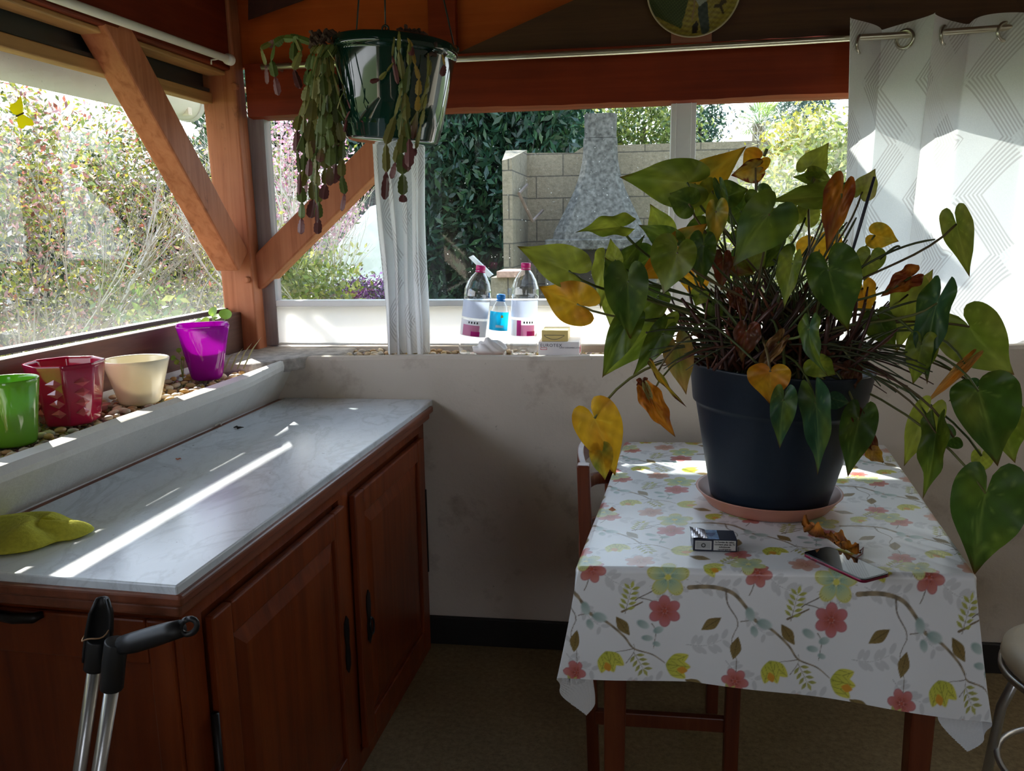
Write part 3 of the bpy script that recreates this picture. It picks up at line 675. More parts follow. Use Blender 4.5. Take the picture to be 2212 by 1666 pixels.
def curtain_mat():
    m, nt, b = nm('zigzag_curtain_fabric')
    uv = nt.nodes.new('ShaderNodeUVMap'); sp = nt.nodes.new('ShaderNodeSeparateXYZ'); link(nt, uv.outputs[0], sp.inputs[0])
    def M_(op, a, b_=None):
        n_ = nt.nodes.new('ShaderNodeMath'); n_.operation = op
        for i, v in ((0, a), (1, b_)):
            if v is None: continue
            if isinstance(v, (int, float)): n_.inputs[i].default_value = v
            else: link(nt, v, n_.inputs[i])
        return n_.outputs[0]
    tri = M_('PINGPONG', sp.outputs['Y'], .17)
    ph = M_('ADD', sp.outputs['X'], M_('MULTIPLY', tri, .72))
    line = M_('GREATER_THAN', M_('SINE', M_('MULTIPLY', ph, 2*PI/.0115)), .05)
    ph2 = M_('SUBTRACT', sp.outputs['X'], M_('MULTIPLY', tri, .72))
    band = M_('LESS_THAN', M_('FRACT', M_('DIVIDE', ph, .19)), .5)
    band2 = M_('LESS_THAN', M_('FRACT', M_('DIVIDE', M_('ADD', ph2, .03), .38)), .65)
    k = M_('MULTIPLY', M_('MULTIPLY', line, band), M_('ADD', M_('MULTIPLY', band2, .75), .25))
    f = noise(nt, 300., 2)
    col = mixc(nt, k, (.82,.82,.82), (.61,.59,.59))
    col = mixc(nt, .12, col, ramp(nt, f, [(.3, (.5,.5,.5)), (.7, (1,1,1))]), 'MULTIPLY')
    link(nt, col, b.inputs['Base Color']); setv(b, 'Roughness', .85); setv(b, 'Specular IOR Level', .2)
    out = [n_ for n_ in nt.nodes if n_.type == 'OUTPUT_MATERIAL'][0]
    t = nt.nodes.new('ShaderNodeBsdfTranslucent'); link(nt, col, t.inputs['Color'])
    x = nt.nodes.new('ShaderNodeMixShader'); x.inputs[0].default_value = .27; link(nt, b.outputs[0], x.inputs[1]); link(nt, t.outputs[0], x.inputs[2]); link(nt, x.outputs[0], out.inputs['Surface'])
    return m
CURT = curtain_mat()
def curtain(path, ztop, zbot, parent, nz=60, flare=None, name='panel'):
    # path(u) -> (x,y) at the top; the cloth length along the path gives the pattern coordinate
    nu = 260; us = np.linspace(0, 1, nu)
    rows = []; 
    for j in range(nz):
        f = j/(nz-1.); rows.append([path(u, f) for u in us])
    Lh = [0]
    for i in range(1, nu): Lh.append(Lh[-1]+math.hypot(rows[0][i][0]-rows[0][i-1][0], rows[0][i][1]-rows[0][i-1][1]))
    V = []; UV = []
    for j in range(nz):
        f = j/(nz-1.)
        for i in range(nu):
            zt = ztop(us[i]) if callable(ztop) else ztop; zb = zbot(us[i]) if callable(zbot) else zbot
            z = zt+(zb-zt)*f; V.append((rows[j][i][0], rows[j][i][1], z)); UV.append((Lh[i], zt-z))
    Fc = [(j*nu+i, j*nu+i+1, (j+1)*nu+i+1, (j+1)*nu+i) for j in range(nz-1) for i in range(nu-1)]
    o = fast(name, np.array(V), np.array(Fc), CURT, parent=parent, smooth=True)
    ul = o.data.uv_layers.new(name='UVMap'); li = np.zeros(len(o.data.loops), dtype=np.int32); o.data.loops.foreach_get('vertex_index', li)
    ul.data.foreach_set('uv', np.array(UV, dtype=np.float32)[li].ravel()); return o
# gathered curtain in the left half of the window
ct = thing('curtain', (-.62,2.685,.995), 'narrow gathered zigzag curtain hanging behind the hanging basket', 'curtain')
xa, xb = P(792,300,2.685).x, P(909,300,2.685).x; xa2, xb2 = P(833,770,2.65).x, P(921,770,2.65).x
def path1(u, f):
    a = xa+(xa2-xa)*f; b = xb+(xb2-xb)*f; s = (b-a)
    amp = .026+.012*f
    x = a+s*(u+.035*math.sin(2*PI*4.2*u*2)); y = 2.685-.03*f**3+amp*math.sin(2*PI*4.3*u+.6+.25*math.sin(3*f+5*u))*(.75+.25*math.sin(7*u))
    return x+.004*math.sin(9*f+6*u), y
curtain(path1, 1.955, .996, ct)
# wide curtain on the right with eyelets
ct2 = thing('curtain', (1.1,2.685,1.0), 'wide sunlit zigzag curtain with steel eyelets covering the right of the window', 'curtain')
gx = [P(1858,92,YR).x, P(1955,80,YR).x, P(2040,72,YR).x, P(2172,64,YR).x]
gx += [gx[-1]+.16, gx[-1]+.30, gx[-1]+.45]
edge0 = P(1829,130,2.66).x
import bisect
cx = [edge0]; ph = [.0]
for i, g in enumerate(gx): cx.append(g); ph.append(i+.5)
cx.append(gx[-1]+.05); ph.append(len(gx))
def path2(u, f):
    k = u*(len(cx)-1); i = min(int(k), len(cx)-2); w = k-i
    x = cx[i]+(cx[i+1]-cx[i])*w; p = ph[i]+(ph[i+1]-ph[i])*w
    amp = .046*(1-.2*f)
    if x > .93: amp *= .8
    y = 2.685-amp*math.cos(PI*p*1.0) - .012*f
    # bellies in the fold make the strip appear wider in front
    x += -.018*math.sin(2*PI*p)*(1-.3*f) + .010*math.sin(3.1*f+p) - .055*f*(1 if i > 2 else .4)*(0 if i < 1 else 1)*.4
    if p < .5: x += .02*f*f
    return x, y
def zt2(u): 
    k = u*(len(cx)-1); i = min(int(k), len(cx)-2); w = k-i; x = cx[i]+(cx[i+1]-cx[i])*w
    return 1.975+.012*(x-.6)+.010*math.sin(x*31)
curtain(path2, zt2, lambda u: 1.0, ct2)
EYE = mat('steel_eyelet', (.6,.57,.5), .22, .05, metal=.95)
for i, g in enumerate(gx[:5]):
    zc = P([1858,1955,2040,2172][i], [92,80,72,64][i], YR).z-.006 if i < 4 else 1.93
    yaw_ = [.95,-.75,.9,.35,0][i]
    Rm = Matrix.Rotation(yaw_, 4, 'Z') @ Matrix.Rotation(PI/2, 4, 'X')
    pr = [(.019+.0065*(1+math.cos(q))/1.0*.9, .005*math.sin(q)) for q in np.linspace(0, 2*PI, 12, endpoint=False)]
    MB().lathe((g, 2.685+[0,.0,-.0,-.0,0][i], zc), pr, 28, mat=Rm, close=True).build('eyelet', EYE, ct2, smooth=True)
# ------------------------------------------------------------------ lettering
def text(name, s, size, org, xd, yd, m, parent, align='LEFT', off=.0004, space=1., bold=0.):
    cu = bpy.data.curves.new('t', 'FONT'); cu.body = s; cu.size = size; cu.align_x = align; cu.space_character = space; cu.offset = bold; cu.resolution_u = 3; cu.extrude = .00012
    to = bpy.data.objects.new('t', cu); COL.objects.link(to); dg = bpy.context.evaluated_depsgraph_get(); me = bpy.data.meshes.new_from_object(to.evaluated_get(dg))
    bpy.data.objects.remove(to)
    mb = MB(); xd = Vector(xd).normalized(); yd = Vector(yd).normalized(); nd = xd.cross(yd)
    mb.add([Vector(org)+xd*v.co.x+yd*v.co.y+nd*(v.co.z+off) for v in me.vertices], [tuple(p.vertices) for p in me.polygons])
    return mb.build(name, m, parent, fix=False)
INK = mat('black_ink', (.015,.015,.015), .6); PINKI = mat('magenta_ink', (.75,.02,.28), .5, .05); WINK = mat('white_print', (.85,.85,.85), .5, .03); REDI = mat('red_print', (.6,.02,.06), .5)
# ------------------------------------------------------------------ bottles, bag and boxes at the back window
PET = glassy('clear_plastic', tint=(.93,.95,.97), gloss=2.2, rough=.06, ior=1.5)
YB2 = 2.70
def bottle(bx, tx, ty, r, prof, label, capm, lab, ridges=True, shell=PET, name='water_bottle', grp=None):
    base = P(bx, 768, YB2); top = P(tx, ty, YB2); base = Vector((base.x, YB2, .986)); h = top.z-base.z
    ax = Vector((top.x-base.x, 0, h)).normalized(); R_ = Vector((0,0,1)).rotation_difference(ax).to_matrix()
    t = thing(name, base, label, 'bottle', grp)
    pr = [(rr*r, zz*h) for rr, zz in prof]
    pr2 = []
    for i in range(len(pr)-1):
        for f in np.linspace(0, 1, 5, endpoint=False):
            a, b = pr[i], pr[i+1]; rr = a[0]+(b[0]-a[0])*f; zz = a[1]+(b[1]-a[1])*f
            if ridges and .05*h < zz < .66*h: rr *= 1-.018*(.5+.5*math.sin(zz*2*PI/.0135))
            pr2.append((rr, zz))
    pr2.append(pr[-1])
    MB().lathe(base, pr2, 28, mat=R_).build('body', shell, t, smooth=True)
    zc = pr[-1][1]; rc = pr[-1][0]
    MB().lathe(base, [(rc*1.05,zc-.004),(rc*1.16,zc-.002),(rc*1.16,zc+.010),(rc*1.05,zc+.0125),(.0005,zc+.0125)], 28, shape=lambda q, z: 1+.02*math.sin(14*q), mat=R_).build('cap', capm, t, smooth=True)
    MB().lathe(base, [(rc*1.05,zc-.010),(rc*1.2,zc-.010),(rc*1.2,zc-.006),(rc*1.05,zc-.006)], 28, mat=R_, close=True).build('cap_ring', capm, t, smooth=True)
    return t, base, R_, h
big = [(.001,0),(.62,.0),(.9,.012),(1,.05),(1,.16),(.93,.20),(1,.24),(1,.42),(.97,.45),(.90,.52),(.97,.60),(1,.66),(.98,.74),(.82,.82),(.55,.89),(.33,.93),(.30,.945),(.30,.965)]
PINKC = mat('magenta_cap', (.72,.01,.22), .35, .05)
def band(parent, base, R_, r, z0, z1, q0, q1, m, name, nseg=16, k=1.004):
    mb = MB(); vs = []
    for z in np.linspace(z0, z1, 4):
        for q in np.linspace(q0, q1, nseg): vs.append(Vector(base)+R_ @ Vector((r*k*math.cos(q), r*k*math.sin(q), z)))
    mb.add(vs, [(i*nseg+j, i*nseg+j+1, (i+1)*nseg+j+1, (i+1)*nseg+j) for i in range(3) for j in range(nseg-1)])
    return mb.build(name, m, parent, smooth=True, fix=False)
LABP = tinted('pink_label_film', (.80,.30,.50), .4, .4, 0); LABM = tinted('magenta_label_film', (.72,.02,.33), .4, .4, 0); LABW = tinted('white_label_film', (.85,.82,.85), .4, .4, 0); LABL = tinted('lilac_label_film', (.62,.66,.80), .4, .4, .2)
for (bx, tx, ty, lb, sh) in ((1018,1039,573,'tall clear water bottle with magenta cap, left of the small blue bottle',0), (1131,1136,569,'tall clear water bottle with magenta cap, right of the small blue bottle',.35)):
    t, base, R_, h = bottle(bx, tx, ty, .0455, big, lb, PINKC, None, grp='water bottles on the back ledge')
    r = .0455; fr = -PI/2
    lab = band(t, base, R_, r, .068, .122, fr-1.25, fr+1.25, LABW, 'label')
    band(lab, base, R_, r, .070, .106, fr-.75+sh, fr+.55+sh, LABP, 'label_print', k=1.008)
    band(lab, base, R_, r, .070, .086, fr-.05+sh, fr+.6+sh, LABM, 'label_print', k=1.012)
    if sh: band(lab, base, R_, r, .070, .121, fr-.45, fr-.12, LABM, 'label_print', k=1.014)
    for j in range(4):
        band(lab, base, R_, r, .111, .118, fr-.3+sh+.2*j, fr-.2+sh+.2*j, INK, 'label_mark', nseg=4, k=1.012)
    band(t, base, R_, r, .13, .185, fr-1.3, fr+1.3, LABL, 'film_band', k=1.002)
sm = [(.001,0),(.8,.0),(1,.03),(1,.30),(.93,.36),(1,.42),(1,.62),(.94,.70),(.72,.80),(.45,.87),(.38,.89),(.38,.93)]
BLUEC = mat('blue_cap', (.0,.20,.62), .3, .05)
t, base, R_, h = bottle(1073, 1083, 634, .033, sm, 'small clear bottle with blue label and blue cap between the tall bottles', BLUEC, None, ridges=False, name='small_bottle')
LB = tinted('blue_label_film', (.0,.42,.72), .35, .45, .0)
lab = band(t, base, R_, .033, h*.42, h*.72, -PI/2-1.2, -PI/2+1.2, LB, 'label', k=1.01)
band(lab, base, R_, .033, h*.63, h*.67, -PI/2+.25, -PI/2+.5, mat('yellow_badge', (.8,.65,.1), .4), 'label_badge', nseg=6, k=1.03)
band(lab, base, R_, .033, h*.47, h*.51, -PI/2-.2, -PI/2+.6, LABW, 'label_print', nseg=6, k=1.02)
# white bag
bg = P(1058,760,2.655); bgc = Vector((bg.x, 2.655, .988))
rr_ = random.Random(4)
bm = bmesh.new(); bmesh.ops.create_icosphere(bm, subdivisions=4, radius=1)
for v in bm.verts:
    c = v.co; k = 1+.10*math.sin(5*c.x+2*c.z)*math.cos(4*c.y+1)+.06*math.sin(11*c.x+7*c.z+3)
    v.co = Vector((c.x*.054*k, c.y*.026*k, max(0, (c.z*.5+.5))*.060*k*(1-.25*abs(c.x))))
me = bpy.data.meshes.new('food_bag'); bm.to_mesh(me); bm.free(); me.polygons.foreach_set('use_smooth', [True]*len(me.polygons))
o = bpy.data.objects.new('food_bag', me); COL.objects.link(o); o.location = bgc; o['_base'] = list(bgc)
BAG, bnt, bb = nm('white_pink_bag'); tcb = bnt.nodes.new('ShaderNodeTexCoord'); spb = bnt.nodes.new('ShaderNodeSeparateXYZ'); link(bnt, tcb.outputs['Object'], spb.inputs[0])
mrb_ = bnt.nodes.new('ShaderNodeMapRange'); mrb_.inputs['From Min'].default_value = .0; mrb_.inputs['From Max'].default_value = .05; link(bnt, spb.outputs['Z'], mrb_.inputs['Value'])
link(bnt, ramp(bnt, mrb_.outputs[0], [(.05, (.62,.36,.28)), (.45, (.84,.80,.80))]), bb.inputs['Base Color']); setv(bb, 'Roughness', .3)
me.materials.append(BAG); tag(o, 'white food bag with a pinkish lower half in front of the small blue bottle', 'bag')
# boxes
def carton(name, px0, px1, py, Y, d, z0, h, m, label):
    a = P(px0, py, Y).x; b = P(px1, py, Y).x; t = thing(name, ((a+b)/2, Y+d/2, z0), label, 'box')
    MB().box((a,Y,z0),(b,Y+d,z0+h)).build('carton', m, t, bevel=.0015); return t, a, b
WBOX = mat('white_card', (.84,.80,.82), .5, .03); YBOX = mat('yellow_card', (.78,.60,.22), .5, .06)
t, a, b = carton('glove_box', 1163, 1251, 768, 2.635, .13, .988, .052, WBOX, 'white printed carton on the back ledge under the yellow box')
INK2 = mat('dark_print', (.06,.05,.08), .6)
text('printed_text', 'EUROTEX', .0145, (a+.006,2.635,.988+.036), (1,0,0), (0,0,1), INK2, t, space=1.15)
text('printed_text', 'GANT D\'EXAMEN LATEX', .0062, (a+.068,2.635,.988+.031), (1,0,0), (0,0,1), INK2, t)
text('printed_text', '100', .008, (a+.02,2.635,.988+.004), (1,0,0), (0,0,1), INK2, t)
mb = MB()
for (u0,u1,w0,w1) in ((.007,.028,.034,.0352),(.007,.028,.040,.0412),(.007,.0082,.034,.0412),(.0268,.028,.034,.0412)): mb.box((a+u0,2.6344,.980+w0),(a+u1,2.635,.980+w1))
mb.build('printed_frame', REDI, t)
MB().box((b,2.665,.998),(b+.0006,2.72,1.02)).build('printed_badge', REDI, t)
t, a, b = carton('tissue_box', 1170, 1227, 726, 2.645, .11, 1.0402, .036, YBOX, 'small yellow carton lying on the white printed box')
MB().tube([(a+.008+ (b-a-.02)*k, 2.6445, 1.0385+.020-.012*math.sin(PI*k)) for k in np.linspace(0,1,12)]+[(b-.012,2.6445,1.0385+.022),(a+.008,2.6445,1.0385+.022)], .0009, 4).build('printed_line', INK2, t)
NOGO += [(P(1018,768,YB2).x,YB2,.058),(P(1131,768,YB2).x,YB2,.058),(P(1073,768,YB2).x,YB2,.046),(bgc.x,2.655,.068)]
for k_ in range(6): NOGO.append((P(1163,768,2.635).x+.03*k_, 2.70, .085))
for k_ in range(5): NOGO.append((P(833,770,2.65).x+.033*k_, 2.655, .036))
pebbles(lambda u, v: Vector((-.925+1.25*u, 2.630+.145*v, 0)), 110, .986, 'smooth tan pebble in the trough below the white window frame', 'pebbles in the back trough', .0195)
# ------------------------------------------------------------------ plate on the gable
pcx = P(1498,-23,2.765); PR = .143
pt = thing('wall_plate', (pcx.x,2.765,pcx.z), 'round painted plate of a man stooping in a field, hung above the beam', 'plate')
def platecol(x, z):                     # x,z in plate radii
    n1 = math.sin(x*37+z*11)*math.sin(z*43-x*9); n2 = math.sin(x*91+3)*math.sin(z*83+x*20)
    hill = .05+.28*x
    c = np.array([.36,.27,.06])+np.array([.07,.06,.02])*n1+.03*n2+np.array([.06,.05,.0])*math.sin(z*60+x*6)
    if z > hill: c = np.array([.33,.29,.09])+.05*n1
    if x < -.05+.25*(z) and z > -.62-.5*(x+.6): c = np.array([.05,.07,.025])+np.array([.09,.09,.03])*max(0, n2)
    if z > .62: c = np.array([.55,.58,.5])
    def inp(poly):
        r = False; j = len(poly)-1
        for i in range(len(poly)):
            xi, zi = poly[i]; xj, zj = poly[j]
            if (zi > z) != (zj > z) and x < (xj-xi)*(z-zi)/(zj-zi)+xi: r = not r
            j = i
        return r
    if inp([(.20,-.93),(.12,-.62),(.10,-.38),(.22,-.24),(.30,-.28),(.32,-.5),(.36,-.85),(.30,-.93)]): c = np.array([.06,.075,.07])+.02*n1
    if inp([(-.02,.02),(.08,.05),(.20,-.04),(.30,-.24),(.24,-.28),(.13,-.36),(.06,-.24),(-.01,-.16)]): c = np.array([.40,.42,.38])+.05*n2
    if inp([(.0,-.16),(.05,-.18),(.04,-.38),(.0,-.62),(-.04,-.64),(.0,-.4)]): c = np.array([.35,.22,.12])
    if (x+.08)**2+(z-.02)**2 < .004: c = np.array([.35,.22,.13])
    if inp([(-.17,.03),(-.03,.06),(-.02,.15),(-.12,.16),(-.17,.09)]): c = np.array([.03,.03,.035])
    if inp([(-.02,-.9),(.0,-.74),(.08,-.64),(.12,-.7),(.1,-.9)]): c = np.array([.03,.022,.02])
    if inp([(.42,-.40),(.46,-.33),(.56,-.32),(.58,-.25),(.68,-.24),(.7,-.3),(.6,-.36),(.66,-.52),(.62,-.54),(.56,-.4)]): c = np.array([.07,.045,.02])
    r = math.hypot(x, z)
    if r > .965: c = np.array([.72,.60,.40])
    return np.clip(c, .005, 1)
n_r, n_a = 70, 200
V = []; C = []
for i in range(n_r+1):
    f = i/n_r
    for j in range(n_a):
        q = 2*PI*j/n_a; x = f*math.cos(q); z = f*math.sin(q)
        V.append((pcx.x+x*PR, 2.760-.010*max(0, (f-.75)/.25)**2, pcx.z+z*PR)); C.append(platecol(x, z))
Fc = [(i*n_a+j, i*n_a+(j+1)%n_a, (i+1)*n_a+(j+1)%n_a, (i+1)*n_a+j) for i in range(n_r) for j in range(n_a)]
fast('painted_face', np.array(V), np.array(Fc)[:, ::-1], colmat('plate_paint', .3), parent=pt, cols=np.array(C), smooth=True)
MB().lathe((pcx.x,2.76,pcx.z), [(.001,.012),(PR*.6,.012),(PR*.99,-.004),(PR*1.0,-.0105),(PR*.995,-.0115),(PR*.97,-.0085)], 64, mat=Matrix.Rotation(-PI/2, 3, 'X'), cap=False).build('rim', mat('plate_gilt_rim', (.74,.62,.42), .3, .05), pt, smooth=True)
a0, a1 = P(1450,86,2.755), P(1539,82,2.755)
tag(MB().box((a0.x,2.772,1.962),(a1.x,2.784,a0.z+.075)).build('wood_block', wood('pink_wood', (.3,.1,.06), (.42,.16,.1), (.5,.22,.15), (1.5,20,20), .6), bevel=.002), 'short pinkish wooden block under the painted wall plate', 'wood block')
# ------------------------------------------------------------------ hanging basket
hc = Vector((-.540,1.95,1.604))
hb = thing('hanging_basket', hc, 'dark green hanging pot with a trailing flat-stemmed cactus in front of the window', 'hanging plant')
HG, hnt, hbs = nm('dark_green_plastic'); hf = noise(hnt, 6.); link(hnt, ramp(hnt, hf, [(.3, (.002,.018,.013)), (.7, (.004,.034,.025))]), hbs.inputs['Base Color']); setv(hbs, 'Roughness', .07); setv(hbs, 'Coat Weight', .5)
tilt = Matrix.Rotation(.075, 3, 'Y')
pr = [(.001,0),(.100,0),(.107,.005),(.113,.03),(.1145,.031),(.122,.085),(.131,.14),(.137,.185),(.1375,.19),(.141,.191),(.143,.198),(.143,.216),(.138,.219),(.133,.214),(.131,.19),(.120,.10),(.10,.02),(.001,.015)]
MB().lathe(hc, pr, 64, mat=tilt).build('pot', HG, hb, smooth=True)
SOIL = mat('dark_soil', (.03,.018,.012), .95, .5, 60., bmp=.8)
mb = MB(); mb.lathe(hc, [(.128,.196),(.11,.212),(.06,.222),(.001,.225)], 40, shape=lambda q, z: 1+.03*math.sin(7*q)+.03*math.sin(13*q), mat=tilt)
mb.build('soil', SOIL, hb, smooth=True)
rim_z = .214
top_ = hc+Vector((.02,.02,1.0))
for (px, py, q) in ((726,66,2.6),(812,74,-1.45),(918,82,.35)):
    a = hc+tilt @ Vector((.139*math.cos(q), .139*math.sin(q), rim_z))
    tp = Vector((hc.x+.01, hc.y, 2.495)); 
    m_ = a + (tp-a)*.12
    w = MB(); w.tube([a, m_, tp], [.0016,.0022,.0022], 6); w.tube([a+Vector((.007*math.cos(k), 0, .007*math.sin(k)+.006)) for k in np.linspace(0,2*PI,14)], .0022, 6)
    w.build('hanger_wire', mat('hanger_black', (.01,.012,.01), .4), hb, smooth=True)
CACT = colmat('cactus_stem', .5, .15)
def seg(mb, cs, a, b, w, face, c0, c1):           # one flat toothed stem segment from a to b
    d = (b-a); l = d.length; d = d/l; s = d.cross(face).normalized(); n_ = s.cross(d)
    prof = [(0,.16),(.08,.34),(.2,.72),(.3,.66),(.42,.95),(.5,.88),(.64,1.0),(.72,.9),(.86,.92),(.9,.75),(1,.30)]
    vs = []; k = len(prof)
    for (t, ww) in prof:
        p = a+d*l*t
        for (sx, th) in ((-1,0),(-.35,.9),(0,1.6),(.35,.9),(1,0),(.35,-.9),(0,-1.6),(-.35,-.9)):
            vs.append(p+s*sx*w*.5*ww+n_*th*.0016)
        cc = [c0[i]+(c1[i]-c0[i])*t for i in range(3)]; cs += [cc]*8
    fs = [(i*8+j, i*8+(j+1)%8, (i+1)*8+(j+1)%8, (i+1)*8+j) for i in range(k-1) for j in range(8)]
    fs += [tuple(range(7,-1,-1)), tuple((k-1)*8+j for j in range(8))]
    mb.add(vs, fs)
CG, CO, CP, CY = (.11,.15,.025), (.19,.17,.03), (.17,.045,.045), (.42,.26,.04)
rr_ = random.Random(12)
def stem(pix, Y, wpx=17, kind=0, name='cactus_stem'):
    pts = [P(x, y, Y+dy) for (x, y, dy) in [(p+(0,))[:3] for p in pix]]
    mb, cs = MB(), []
    # resample into segments of about 36 px
    out = [pts[0]]; 
    for i in range(len(pts)-1):
        L_ = (pts[i+1]-pts[i]).length; k = max(1, int(round(L_/.040)))
        for j in range(1, k+1): out.append(pts[i].lerp(pts[i+1], j/k)+Vector((rr_.uniform(-.003,.003), rr_.uniform(-.006,.006), 0)))
    m = len(out)-1; w0 = 1.25*wpx/F*Y
    for i in range(m):
        f = i/max(1, m-1); ang = rr_.uniform(-.9,.9); face = Vector((math.sin(ang), -math.cos(ang), 0))
        base = CG if rr_.random() < .6 else CO
        if kind == 1: base = CO
        if kind == 2: base = CY
        c1 = base
        if i == m-1: base, c1 = (CP if rr_.random() < .7 else CO), CP
        w = w0*(.55+.45*min(1, f*2.2+.1))*rr_.uniform(.85,1.15)
        if kind == 3: w *= .5
        seg(mb, cs, out[i], out[i+1]+(out[i+1]-out[i])*.02, w, face, base, c1)
    return mb.build(name, CACT, hb, smooth=False, cols=cs, fix=False)
YF, YS = 1.93, 1.95
stem([(690,95),(655,82),(625,80),(600,86),(580,100)], YS, 12); stem([(628,80),(592,88),(568,105),(572,140),(577,180)], YS, 14, 1)
stem([(700,92),(640,85),(610,82),(590,95),(588,130),(592,165),(605,205)], YS-.02, 16)
stem([(690,100),(650,84),(633,88),(632,130),(640,185)], YS-.05, 17); stem([(640,84),(648,110),(638,150),(645,190)], YS-.07, 16,1)
for (x0, x1, y1, k) in ((672,640,330,0),(680,652,505,0),(690,662,420,0),(694,674,470,0),(700,688,505,0),(686,668,380,1),(702,700,430,1),(706,712,400,0),(712,722,395,0),(705,735,390,0),(715,742,455,0),(698,718,360,1),(684,648,420,3),(690,672,335,1),(708,730,330,0),(700,692,350,0),(696,683,480,3),(712,746,285,3)):
    xm = x0+(x1-x0)*.6+rr_.uniform(-6,6)
    stem([(x0+15,96),(x0,112+rr_.uniform(0,15)),(xm,190+rr_.uniform(-10,30)),(x1+rr_.uniform(-4,4),(190+y1)/2+20),(x1,y1)], 1.80+.14*rr_.random(), 17 if k != 3 else 14, k)
stem([(708,108),(722,130),(740,180),(748,215),(756,235)], 1.80, 7, 3); stem([(748,190),(738,210),(728,235),(745,262),(757,240)], 1.80, 7, 3)
stem([(862,68),(865,110),(868,170),(872,240),(868,330),(872,420),(870,437)], 1.79, 20); stem([(868,190),(852,250),(838,310),(834,370),(828,430)], 1.785, 17)
stem([(885,90),(884,140),(876,200),(878,260),(880,330),(878,370)], 1.79, 17); stem([(852,80),(850,120),(862,180)], 1.79, 11, 1)
stem([(888,95),(895,140),(905,170),(900,240),(893,300)], 1.80, 11, 2); stem([(925,115),(924,190),(905,240),(888,270),(880,300)], 1.80, 10, 1)
stem([(930,130),(920,200),(908,270),(900,320),(893,335)], 1.795, 14, 1); stem([(870,240),(864,300),(856,350),(846,385)], 1.785, 16); stem([(876,250),(886,300),(884,360)], 1.785, 18, 0)
stem([(850,135),(835,155),(820,170),(803,178)], 1.785, 9, 1); stem([(880,82),(890,100),(888,120)], 1.79, 10, 2); stem([(955,118),(960,140),(955,165)], 1.82, 10, 2)
# knotty old growth on the rim
mb = MB(); cs = []
for i in range(90):
    q = rr_.uniform(0, 6.28); side = rr_.random()
    cpx, cpy = (700+rr_.uniform(-28,40), 88+rr_.uniform(-14,10)) if side < .55 else ((885+rr_.uniform(-25,25), 80+rr_.uniform(-14,10)) if side < .85 else (950+rr_.uniform(-14,12), 112+rr_.uniform(-12,20)))
    a = P(cpx, cpy, 1.86+.1*rr_.random()); b = a+Vector((rr_.uniform(-.02,.02), rr_.uniform(-.015,.015), rr_.uniform(-.012,.014)))
    mb.tube([a, (a+b)/2+Vector((0,0,.005)), b], [.004,.005,.003], 6)
tag(mb.build('old_growth', mat('brown_old_growth', (.07,.035,.025), .9, .5, 50.), hb), kind='stuff')
# ------------------------------------------------------------------ table
A_, B_, C_, D_ = Vector((-.076,1.524,0)), Vector((.655,1.557,0)), Vector((.0175,2.4877,0)), Vector((.774,2.51,0))
ZT = .75
def tbl(fu, fv): return (A_*(1-fu)+B_*fu)*(1-fv)+(C_*(1-fu)+D_*fu)*fv
WT, DT = (B_-A_).length, (C_-A_).length
tb = thing('dining_table', tbl(.5,.5), 'wooden table under the floral cloth carrying the big plant', 'table')
i0 = .004
MB().hexa([tbl(i0,i0)+Vector((0,0,.72)),tbl(1-i0,i0)+Vector((0,0,.72)),tbl(1-i0,1-i0)+Vector((0,0,.72)),tbl(i0,1-i0)+Vector((0,0,.72)),tbl(i0,i0)+Vector((0,0,.7455)),tbl(1-i0,i0)+Vector((0,0,.7455)),tbl(1-i0,1-i0)+Vector((0,0,.7455)),tbl(i0,1-i0)+Vector((0,0,.7455))]).build('tabletop', WCHR, tb, bevel=.003)
for (fu, fv) in ((.085,.065),(.925,.065),(.085,.93),(.925,.93)):
    c = tbl(fu, fv); s = .0255; k = .019
    MB().hexa([c+Vector((-k,-k,0)),c+Vector((k,-k,0)),c+Vector((k,k,0)),c+Vector((-k,k,0)),c+Vector((-s,-s,.72)),c+Vector((s,-s,.72)),c+Vector((s,s,.72)),c+Vector((-s,s,.72))]).build('leg', WCHR, tb, bevel=.004)
def apron(f0, f1):
    a, b = tbl(*f0), tbl(*f1); d = (b-a).normalized(); s = Vector((-d.y,d.x,0))*.01
    MB().hexa([a-s+Vector((0,0,.63)),b-s+Vector((0,0,.63)),b+s+Vector((0,0,.63)),a+s+Vector((0,0,.63)),a-s+Vector((0,0,.72)),b-s+Vector((0,0,.72)),b+s+Vector((0,0,.72)),a+s+Vector((0,0,.72))]).build('apron', WCHR, tb, bevel=.002)
apron((.1,.065),(.91,.065)); apron((.1,.93),(.91,.93)); apron((.085,.08),(.085,.92)); apron((.925,.08),(.925,.92))
